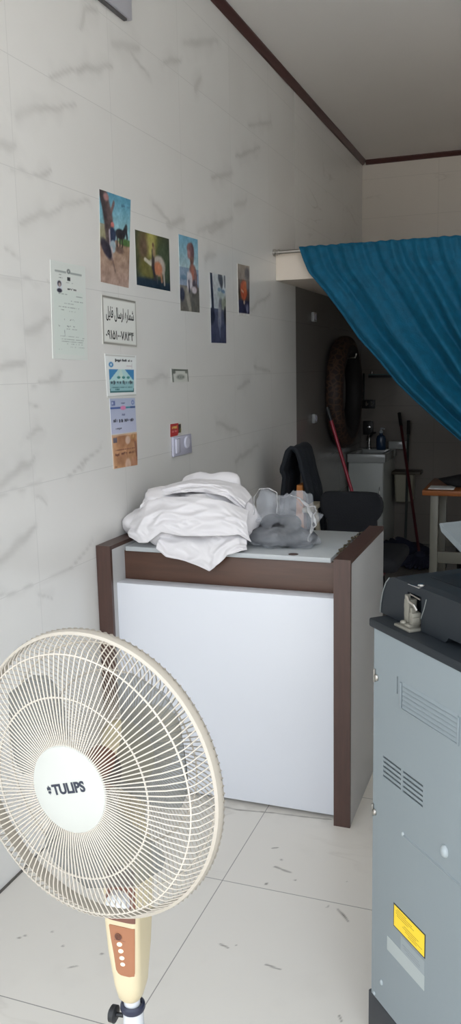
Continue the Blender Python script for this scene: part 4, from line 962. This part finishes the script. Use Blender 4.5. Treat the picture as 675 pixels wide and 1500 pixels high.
# ------------------------------------------------------------------ back area: wash place, chairs, table, mops
# washbasin cabinet
wb = thing('washbasin_cabinet', 'narrow white washbasin cabinet in the dim back left corner', 'washbasin', (0.155, 6.78, 0))
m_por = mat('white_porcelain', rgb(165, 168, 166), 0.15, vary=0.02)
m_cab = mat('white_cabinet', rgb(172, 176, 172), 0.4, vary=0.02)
bm = BM(); box(bm, (0.012, 6.515, 0.06), (0.286, 7.055, 0.738), 0.002); body = part('cabinet', bm, m_cab, wb)
bm = BM(); box(bm, (0.016, 6.503, 0.075), (0.282, 6.514, 0.732), 0.002); dr = part('door', bm, m_cab, body)
bm = BM(); tube(bm, [(0.26, 6.498, 0.45), (0.26, 6.492, 0.46), (0.26, 6.492, 0.54), (0.26, 6.498, 0.55)], 0.004, 8); part('handle', bm, m_chrome, dr)
bm = BM()
box(bm, (0.005, 6.495, 0.739), (0.303, 6.535, 0.806), 0.006); box(bm, (0.005, 6.90, 0.739), (0.303, 7.057, 0.806), 0.006); box(bm, (0.005, 6.53, 0.739), (0.045, 6.905, 0.806), 0.006); box(bm, (0.263, 6.53, 0.739), (0.303, 6.905, 0.806), 0.006); box(bm, (0.04, 6.53, 0.739), (0.268, 6.905, 0.752)); box(bm, (0.255, 6.92, 0.806), (0.40, 7.057, 0.868), 0.006)
bs = part('basin', bm, m_por, wb)
bm = BM(); lathe(bm, [(0.024, 0), (0.024, 0.008), (0.016, 0.012), (0.015, 0.09), (0, 0.09)], 20, Matrix.Translation((0.09, 6.95, 0.806))); tube(bm, [(0.09, 6.95, 0.89), (0.092, 6.93, 0.915), (0.097, 6.86, 0.90), (0.099, 6.84, 0.875)], 0.011, 10); fa = part('faucet', bm, m_chrome, bs)
bm = BM(); tube(bm, [(0.09, 6.95, 0.90), (0.125, 6.93, 0.935), (0.15, 6.92, 0.94)], [0.012, 0.01, 0.007], 10); part('lever', bm, m_black, fa)
# soap bottle
bt = thing('soap_bottle', 'blue soap bottle standing on the washbasin', 'bottle', (0.22, 6.93, 0.806))
m_blue = mat('blue_soap_plastic', rgb(36, 58, 84), 0.2, vary=0.1)
BT = Matrix.Translation((0.205, 6.86, 0.8065))
bm = BM(); lathe(bm, [(0, 0), (0.036, 0), (0.039, 0.006), (0.039, 0.085), (0.032, 0.11), (0.014, 0.124), (0.014, 0.135), (0, 0.135)], 24, BT); part('bottle_body', bm, m_blue, bt)
bm = BM(); lathe(bm, [(0, 0.135), (0.015, 0.135), (0.015, 0.152), (0.006, 0.156), (0.006, 0.175), (0, 0.175)], 18, BT); tube(bm, [(0.205, 6.86, 0.978), (0.235, 6.845, 0.975)], 0.006, 8); part('pump', bm, mat('pump_plastic', rgb(150, 160, 166), 0.3, vary=0.03), bt)
bt.location = (0.205, 6.86, 0.8065)
for ch in bt.children: ch.matrix_basis = Matrix.Translation(Vector((0.22, 6.93, 0.806)) - Vector((0.205, 6.86, 0.8065)))
# black outlet box and glass shelf on the back wall
ob = thing('outlet_box', 'small black socket box on the back wall above the washbasin', 'socket', (0.06, Y1, 0.97))
bm = BM(); box(bm, (0.022, 7.03, 0.912), (0.105, 7.059, 1.026), 0.004); part('housing', bm, m_black, ob)
bm = BM(); lathe(bm, [(0, 0.006), (0.012, 0.006), (0.018, 0.002), (0.018, 0), (0, 0)], 18, Matrix.Translation((0.07, 7.03, 0.976)) @ Matrix.Rotation(PI / 2, 4, 'X')); part('socket', bm, m_chrome, ob)
gs = thing('glass_shelf', 'short glass shelf on metal brackets high on the back wall', 'shelf', (0.25, Y1, 1.41))
m_glass = mat('shelf_glass', rgb(120, 150, 146), 0.05, vary=0.02); see_through(m_glass, 0.4)
bm = BM(); box(bm, (0.085, 6.93, 1.405), (0.52, 7.055, 1.413), 0.001); part('glass_pane', bm, m_glass, gs)
bm = BM(); box(bm, (0.085, 6.92, 1.385), (0.52, 6.932, 1.405), 0.002); part('rail', bm, m_black, gs)
for x in (0.11, 0.48):
    bm = BM(); box(bm, (x - 0.006, 6.935, 1.39), (x + 0.006, 7.058, 1.404), 0.002); ball(bm, (x, 6.94, 1.425), (0.01, 0.01, 0.02), 12, 8); part('bracket', bm, m_chrome, gs)
hk = thing('towel_hook_rail', 'dark towel hanger on the back wall beside the tyre', 'towel hanger', (0.03, Y1, 1.2))
bm = BM(); box(bm, (0.015, 7.04, 1.13), (0.03, 7.058, 1.42), 0.002); box(bm, (0.01, 7.03, 1.13), (0.12, 7.058, 1.20), 0.004); part('back_bar', bm, m_black, hk)
bm = BM(); tube(bm, [(0.06, 7.035, 1.17), (0.06, 6.98, 1.16), (0.06, 6.97, 1.19)], 0.006, 8); tube(bm, [(0.1, 7.035, 1.17), (0.1, 6.98, 1.16), (0.1, 6.97, 1.19)], 0.006, 8); part('hook', bm, m_steel, hk)
# wall tank
tk = thing('wall_tank', 'cream plastic box on the back wall right of the washbasin', 'tank', (0.30, Y1, 0.46))
m_tank = mat('cream_tank', rgb(158, 154, 136), 0.4, vary=0.03)
bm = BM(); rr_box(bm, 0.385, 6.97, [(0.372, 0.062, 0.07, 0.02, -0.004), (0.38, 0.068, 0.078, 0.02, 0), (0.60, 0.078, 0.085, 0.02, 0)]); part('tank_body', bm, m_tank, tk)
bm = BM(); box(bm, (0.29, 6.875, 0.601), (0.52, 7.057, 0.625), 0.004); part('lid', bm, mat('dark_wood_lid', rgb(66, 58, 44), 0.5, vary=0.2), tk, label='dark flat lid')
m_plate = mat('grey_plate', rgb(140, 142, 142), 0.3, vary=0.03)
# outlet plates on the left wall
for (yc, zc, lb) in ((5.46, 1.80, 'white socket plate on the dim left wall under the loft, the higher one'), (5.46, 1.145, 'pale socket plate on the dim left wall beside the tyre, the lower one')):
    t = thing('socket_plate', lb, 'socket', (0, yc, zc), group='socket plates on the dim left wall')
    bm = BM(); box(bm, (0.001, yc - 0.035, zc - 0.03), (0.022, yc + 0.035, zc + 0.03), 0.004); pp = part('face_plate', bm, m_plate, t)
    bm = BM(); lathe(bm, [(0.02, 0.0), (0.02, 0.002), (0.017, 0.003), (0.017, 0.0), (0, 0.0)], 20, Matrix.Translation((0.022, yc, zc)) @ TOWALL); part('socket', bm, m_swp, pp)

# tyre hung on the left wall
ty = thing('tyre', 'brown patterned tyre hung upright on the dim left wall', 'tyre', (0.05, 6.08, 1.30))
m_tyre = bpy.data.materials.new('tyre_rubber'); m_tyre.use_nodes = True
N = m_tyre.node_tree.nodes; L = m_tyre.node_tree.links; b = N['Principled BSDF']; b.inputs['Roughness'].default_value = 0.65
vo = N.new('ShaderNodeTexVoronoi'); vo.inputs['Scale'].default_value = 26; vo.feature = 'DISTANCE_TO_EDGE'
tc = N.new('ShaderNodeTexCoord'); L.new(tc.outputs['Object'], vo.inputs['Vector'])
cr = N.new('ShaderNodeValToRGB'); cr.color_ramp.elements[0].color = rgb(70, 48, 34); cr.color_ramp.elements[0].position = 0.05; cr.color_ramp.elements[1].color = rgb(38, 25, 20); cr.color_ramp.elements[1].position = 0.16
L.new(vo.outputs['Distance'], cr.inputs['Fac']); L.new(cr.outputs['Color'], b.inputs['Base Color'])
m_rub = mat('black_rubber', rgb(34, 32, 32), 0.7, vary=0.15, bump=0.3, bscale=50)
TYM = Matrix.Translation((0.072, 6.10, 1.295)) @ Matrix.Rotation(PI / 2, 4, 'Y')
TR0, TRW, TRH = 0.325, 0.075, 0.062
bm = BM(); rp = []
for k in range(28):
    a = 2 * PI * k / 28; rp.append((TR0 + TRW * math.copysign(abs(math.cos(a)) ** 0.8, math.cos(a)), TRH * math.copysign(abs(math.sin(a)) ** 0.8, math.sin(a))))
lathe(bm, rp + [rp[0]], 80, TYM); bmesh.ops.remove_doubles(bm, verts=bm.verts, dist=1e-6); part('casing', bm, m_rub, ty)
bm = BM(); rp = []
for k in range(17):
    a = math.radians(-40 + 125 * k / 16); rp.append((TR0 + (TRW + 0.0015) * math.copysign(abs(math.cos(a)) ** 0.8, math.cos(a)), (TRH + 0.0015) * math.copysign(abs(math.sin(a)) ** 0.8, math.sin(a))))
rp += [(TR0 + (r - TR0) * 0.97, z * 0.97) for r, z in reversed(rp)]
lathe(bm, rp + [rp[0]], 80, TYM); bmesh.ops.remove_doubles(bm, verts=bm.verts, dist=1e-6); part('sidewall', bm, m_tyre, ty, label='brown patterned side wall and tread')
bm = BM(); tube(bm, [(0.001, 6.10, 1.541), (0.15, 6.10, 1.541), (0.158, 6.10, 1.57)], 0.006, 8); tag(part('wall_hook', bm, m_steel), 'metal hook in the left wall holding up the tyre', 'hook')

# red handled broom leaning on left wall
m_red = mat('red_handle', rgb(150, 40, 58), 0.35, vary=0.05)
m_dred = mat('dark_red_handle', rgb(72, 24, 28), 0.4, vary=0.08)
m_dgrip = mat('dark_grip', rgb(26, 28, 30), 0.5, vary=0.05)
m_navyc = mat('navy_mop_cloth', rgb(28, 32, 52), 0.9, vary=0.2, bump=0.4, bscale=60)
def stick(bm, a, b_, r): tube(bm, [a, b_], r, 12)
br = thing('broom', 'bright red handled broom leaning on the left wall below the tyre', 'broom', (0.45, 5.55, 0))
A_ = Vector((0.063, 5.6, 1.21)); B_ = Vector((0.43, 5.47, 0.10)); D_ = B_ - A_
bm = BM(); stick(bm, A_ + D_ * 0.075, B_, 0.0115); part('handle', bm, m_red, br)
bm = BM(); stick(bm, A_, A_ + D_ * 0.08, 0.0145); part('grip', bm, m_dgrip, br)
bm = BM(); box(bm, (0.39, 5.33, 0.085), (0.47, 5.61, 0.125), 0.008); part('head_block', bm, m_red, br)
bm = BM()
for i in range(9):
    for j in range(3): tube(bm, [(0.405 + j * 0.022, 5.345 + i * 0.031, 0.088), (0.40 + j * 0.03, 5.335 + i * 0.034, 0.002)], 0.009, 6)
part('bristles', bm, m_dgrip, br)

# mop with dark red handle and broom with dark handle by the back wall
mp_ = thing('mop', 'dark red handled mop with navy head leaning on the back wall', 'mop', (0.60, 6.25, 0))
A_ = Vector((0.335, 6.95, 1.095)); B_ = Vector((0.615, 6.22, 0.06)); D_ = B_ - A_
bm = BM(); stick(bm, A_ + D_ * 0.09, B_, 0.0115); part('handle', bm, m_dred, mp_)
bm = BM(); stick(bm, A_, A_ + D_ * 0.095, 0.0145); part('grip', bm, m_dgrip, mp_)
bm = BM()
for i in range(34):
    a = 2 * PI * i / 34; L_ = 0.15 + 0.06 * random.random()
    c_, s_ = math.cos(a), math.sin(a)
    tube(bm, [(0.612, 6.235, 0.085), (0.612 + c_ * L_ * 0.45, 6.25 + s_ * L_ * 0.4, 0.055), (0.612 + c_ * L_ * 0.85, 6.25 + s_ * L_ * 0.7, 0.018), (0.612 + c_ * L_, 6.25 + s_ * L_ * 0.8, 0.014)], [0.014, 0.018, 0.014, 0.010], 6)
ball(bm, (0.612, 6.24, 0.07), (0.05, 0.05, 0.045), 14, 8)
part('mop_head', bm, m_navyc, mp_, angle=180)
b2 = thing('floor_squeegee', 'dark handled floor wiper with a navy cloth beside the mop', 'floor wiper', (0.46, 6.52, 0))
A_ = Vector((0.405, 6.99, 1.03)); B_ = Vector((0.46, 6.53, 0.07)); D_ = B_ - A_
bm = BM(); stick(bm, A_ + D_ * 0.1, B_, 0.0105); part('handle', bm, mat('dark_green_handle', rgb(46, 54, 52), 0.4, vary=0.05), b2)
bm = BM(); stick(bm, A_, A_ + D_ * 0.11, 0.0145); part('grip', bm, m_dgrip, b2)
bm = BM(); box(bm, (0.27, 6.50, 0.045), (0.62, 6.56, 0.075), 0.008); part('head_block', bm, m_black, b2)
bm = lobes_mesh('c', (0.44, 6.52, 0.05), [(0.40, 6.50, 0.04, 0.16, 0.12, 0.10), (0.50, 6.54, 0.04, 0.14, 0.10, 0.075)], 4, lambda p: fold_field(p, 5.0, [((11, 4, 12, 3, 14), 0.05, 0.8)]), lambda p: Vector((p.x, p.y, max(p.z, 0.002)))); part('wiper_cloth', bm, m_navyc, b2, angle=180)
bm = BM(); V = []
for i in range(9):
    V.append([bm.verts.new((0.40 + i * 0.016, 6.20 + j * 0.02 + 0.006 * math.sin(i), 0.004 + 0.006 * abs(math.sin(i * 1.3 + j * 0.8)))) for j in range(7)])
for i in range(8):
    for j in range(6): bm.faces.new((V[i][j], V[i + 1][j], V[i + 1][j + 1], V[i][j + 1]))
o = part('paper_scrap', bm, m_paperback, angle=180); tag(o, 'crumpled white scrap on the floor in front of the mop heads', 'scrap')
md = o.modifiers.new('thick', 'SOLIDIFY'); md.thickness = 0.001

# desk chair behind the counter
m_chair = mat('black_chair_fabric', rgb(13, 16, 23), 0.85, vary=0.15, bump=0.2, bscale=180)
m_beige = mat('beige_armrest', rgb(176, 168, 150), 0.5, vary=0.05)
ch = thing('office_chair', 'black padded office chair behind the counter', 'chair', (0.54, 4.40, 0))
bm = BM(); prof = []
rows = []
for iz in range(15):
    t = iz / 14; z = 0.52 + t * 0.335
    hw = 0.128 + 0.034 * min(1, max(0, (t - 0.58) / 0.16)) ** 0.7
    if t > 0.86: hw -= 0.10 * ((t - 0.86) / 0.14) ** 2.2 * 0.28
    rows.append((z, hw, t))
for sgn in (-1, 1):
    pass
rings = []
for z, hw, t in rows:
    dpt = 0.032 * math.sin(PI * min(1, max(0.12, 0.12 + t * 0.76))) + 0.008
    ring = []
    for k in range(28):
        a = 2 * PI * k / 28
        ca, sa = math.cos(a), math.sin(a)
        ring.append(bm.verts.new((0.538 + hw * math.copysign(abs(ca) ** 0.45, ca), 4.20 + 0.03 * (ca * ca) * -1 - 0.06 * (t - 0.5) + dpt * math.copysign(abs(sa) ** 0.7, sa), z)))
    rings.append(ring)
for A2, B2 in zip(rings, rings[1:]):
    for k in range(28): bm.faces.new((A2[k], A2[(k + 1) % 28], B2[(k + 1) % 28], B2[k]))
bm.faces.new(list(reversed(rings[0]))); bm.faces.new(rings[-1])
part('backrest', bm, m_chair, ch, angle=80)
bm = BM(); box(bm, (0.335, 4.24, 0.42), (0.76, 4.68, 0.50), 0.035, 4); part('seat', bm, m_chair, ch)
bm = BM(); box(bm, (0.515, 4.225, 0.40), (0.565, 4.245, 0.66), 0.006); part('back_bar', bm, m_black, ch)
bm = BM(); tube(bm, [(0.545, 4.45, 0.42), (0.545, 4.45, 0.11)], 0.025, 16); part('gas_stem', bm, m_black, ch)
bm = BM(); box(bm, (0.325, 3.98, 0.768), (0.375, 4.21, 0.795), 0.010, 3); tube(bm, [(0.35, 4.15, 0.77), (0.345, 4.25, 0.6), (0.36, 4.30, 0.46)], 0.013, 10); part('armrest', bm, m_beige, ch, label='beige armrest on the left')
for k in range(5):
    a = 2 * PI * k / 5 + 0.3; c_, s_ = math.cos(a), math.sin(a)
    bm = BM(); tube(bm, [(0.545 + c_ * 0.03, 4.45 + s_ * 0.03, 0.11), (0.545 + c_ * 0.26, 4.45 + s_ * 0.26, 0.075)], [0.024, 0.016], 10); lg = part('base_leg', bm, m_black, ch)
    bm = BM(); ball(bm, (0.545 + c_ * 0.26, 4.45 + s_ * 0.26, 0.03), (0.028, 0.028, 0.0295), 14, 8); part('caster', bm, m_black, lg)

# wooden chair edge-on with a dark jacket over its back
wc = thing('wooden_chair', 'orange-brown wooden chair by the left wall with a dark jacket over it', 'chair', (0.17, 4.35, 0))
m_ow = mat('orange_wood', rgb(196, 124, 60), 0.4, vary=0.2, vscale=12, stretch=(8, 8, 1))
bm = BM(); prism(bm, [(0.215, 0.44), (0.272, 0.44), (0.262, 0.872), (0.230, 0.872)], 1, 4.235, 4.52); part('backrest', bm, m_ow, wc)
bm = BM(); box(bm, (0.262, 4.19, 0.42), (0.60, 4.20 + 0.02, 0.445)); bm.free()
bm = BM(); box(bm, (0.012, 4.21, 0.415), (0.262, 4.57, 0.45), 0.006); part('seat', bm, m_ow, wc)
for x, y in ((0.035, 4.235), (0.035, 4.545), (0.24, 4.235), (0.24, 4.545)):
    bm = BM(); tube(bm, [(x, y, 0.0), (x, y, 0.416)], [0.015, 0.019], 10); part('leg', bm, m_ow, wc)
# jacket: folded over the top edge, right side hanging thick
n1, n2 = 60, 40
prof = [(0.150, 0.62), (0.155, 0.74), (0.160, 0.84), (0.165, 0.92), (0.150, 0.945), (0.166, 1.0), (0.185, 1.055), (0.215, 1.078), (0.245, 1.055), (0.264, 0.99), (0.280, 0.92), (0.298, 0.84), (0.310, 0.76), (0.316, 0.68), (0.318, 0.58)]
pa = np.array(prof); tt = np.concatenate([[0], np.cumsum(np.hypot(*np.diff(pa, axis=0).T))]); tt /= tt[-1]
Uj, Vj = np.meshgrid(np.linspace(0, 1, n1), np.linspace(0, 1, n2), indexing='ij')
jx = np.interp(Uj, tt, pa[:, 0]); jz = np.interp(Uj, tt, pa[:, 1]); jy = 4.20 + 0.28 * Vj
hang = np.abs(Uj - 0.48) * 2
jx = jx + 0.014 * np.sin(Vj * 17 + Uj * 3) * hang * np.sign(Uj - 0.48) + 0.02 * (fbm(Uj * 8, Vj * 7) - 0.47)
jz = jz + 0.012 * (fbm(Uj * 5 + 9, Vj * 6) - 0.47)
me = grid_mesh('jacket', np.stack([jx, jy, jz], -1))
jk = finish('jacket', me, mat('dark_jacket', rgb(20, 25, 33), 0.85, vary=0.2, bump=0.3, bscale=110), angle=180)
tag(jk, 'dark navy jacket draped over the wooden chair back by the wall', 'jacket')
md = jk.modifiers.new('thick', 'SOLIDIFY'); md.thickness = 0.022; md.offset = -0.6

# table on the right with a dark bag
tb = thing('wooden_table', 'small table with an orange wooden top behind the photocopier', 'table', (1.2, 5.3, 0))
m_tleg = mat('pale_table_frame', rgb(112, 110, 100), 0.45, vary=0.06)
bm = BM(); box(bm, (0.772, 5.05, 0.713), (1.75, 5.62, 0.745), 0.005); part('tabletop', bm, mat('orange_tabletop', rgb(140, 82, 40), 0.4, vary=0.2, vscale=10, stretch=(1, 9, 9)), tb)
for x, y in ((0.818, 5.075), (1.68, 5.075), (0.818, 5.55), (1.68, 5.55)):
    bm = BM(); box(bm, (x, y, 0.0), (x + 0.046, y + 0.046, 0.713), 0.003); part('leg', bm, m_tleg, tb)
bm = BM(); box(bm, (0.864, 5.085, 0.30), (1.68, 5.11, 0.37), 0.003); part('stretcher', bm, m_tleg, tb)
bm = BM(); box(bm, (0.864, 5.56, 0.30), (1.68, 5.585, 0.37), 0.003); part('stretcher', bm, m_tleg, tb)
bm = lobes_mesh('b', (1.15, 5.33, 0.78), [(1.13, 5.33, 0.77, 0.30, 0.2, 0.045), (1.2, 5.36, 0.79, 0.24, 0.16, 0.045)], 4, lambda p: fold_field(p, 3.0, [((7, 4, 8, 3, 9), 0.02, 0.8)]), lambda p: Vector((p.x, p.y, max(p.z, 0.7465)))); tag(part('folded_cloth', bm, mat('dark_cloth', rgb(34, 34, 36), 0.8, vary=0.2, bump=0.3, bscale=60), angle=180), 'dark folded cloth lying on the orange wooden table', 'cloth')
bm = BM(); box(bm, (0.80, 5.10, 0.7455), (0.95, 5.24, 0.750), 0.001); tag(part('notepad', bm, m_paperback), 'thin pale paper stack at the corner of the wooden table', 'papers')
# things under the table
bk = thing('waste_basket', 'dark waste basket on the floor under the wooden table', 'basket', (1.08, 5.42, 0))
bm = BM(); lathe(bm, [(0, 0.0), (0.11, 0.0), (0.14, 0.40), (0.145, 0.405), (0.145, 0.415), (0.135, 0.415), (0.105, 0.01), (0, 0.01)], 32, Matrix.Translation((1.08, 5.38, 0))); part('bin', bm, m_black, bk)

# ------------------------------------------------------------------ light: bright daylight through the open shop front
w = bpy.data.worlds.new('sky'); S.world = w; w.use_nodes = True
N = w.node_tree.nodes; L = w.node_tree.links
bg = N['Background']; bg.inputs['Strength'].default_value = 3.0
tc = N.new('ShaderNodeTexCoord'); sp = N.new('ShaderNodeSeparateXYZ'); L.new(tc.outputs['Generated'], sp.inputs[0])
cr = N.new('ShaderNodeValToRGB'); cr.color_ramp.elements[0].position = 0.0; cr.color_ramp.elements[0].color = (0.30, 0.29, 0.28, 1)
e = cr.color_ramp.elements.new(0.03); e.color = (0.86, 0.90, 0.95, 1)
cr.color_ramp.elements[-1].position = 0.9; cr.color_ramp.elements[-1].color = (0.80, 0.90, 1.0, 1)
L.new(sp.outputs['Z'], cr.inputs['Fac']); L.new(cr.outputs['Color'], bg.inputs['Color'])
la = bpy.data.lights.new('entrance_portal', 'AREA'); la.shape = 'RECTANGLE'; la.size = RX; la.size_y = 3.0
la.cycles.is_portal = True
lo = bpy.data.objects.new('entrance_portal', la); COL.objects.link(lo)
lo.location = (RX / 2, Y0 - 0.06, 1.5); lo.rotation_euler = (PI / 2, 0, 0)

su = bpy.data.lights.new('street_bounce_sun', 'SUN'); su.energy = 22.0; su.angle = math.radians(2); su.color = (1.0, 0.985, 0.965)  # lamp added for its bounce off the unseen street, brightening ceiling and walls
so = bpy.data.objects.new('street_bounce_sun', su); COL.objects.link(so); so.rotation_euler = (math.radians(-20), math.radians(8), 0)
S.view_settings.view_transform = 'Standard'; S.view_settings.look = 'None'
S.view_settings.gamma = 1.0; S.view_settings.use_curve_mapping = False
S.view_settings.exposure = 0.12
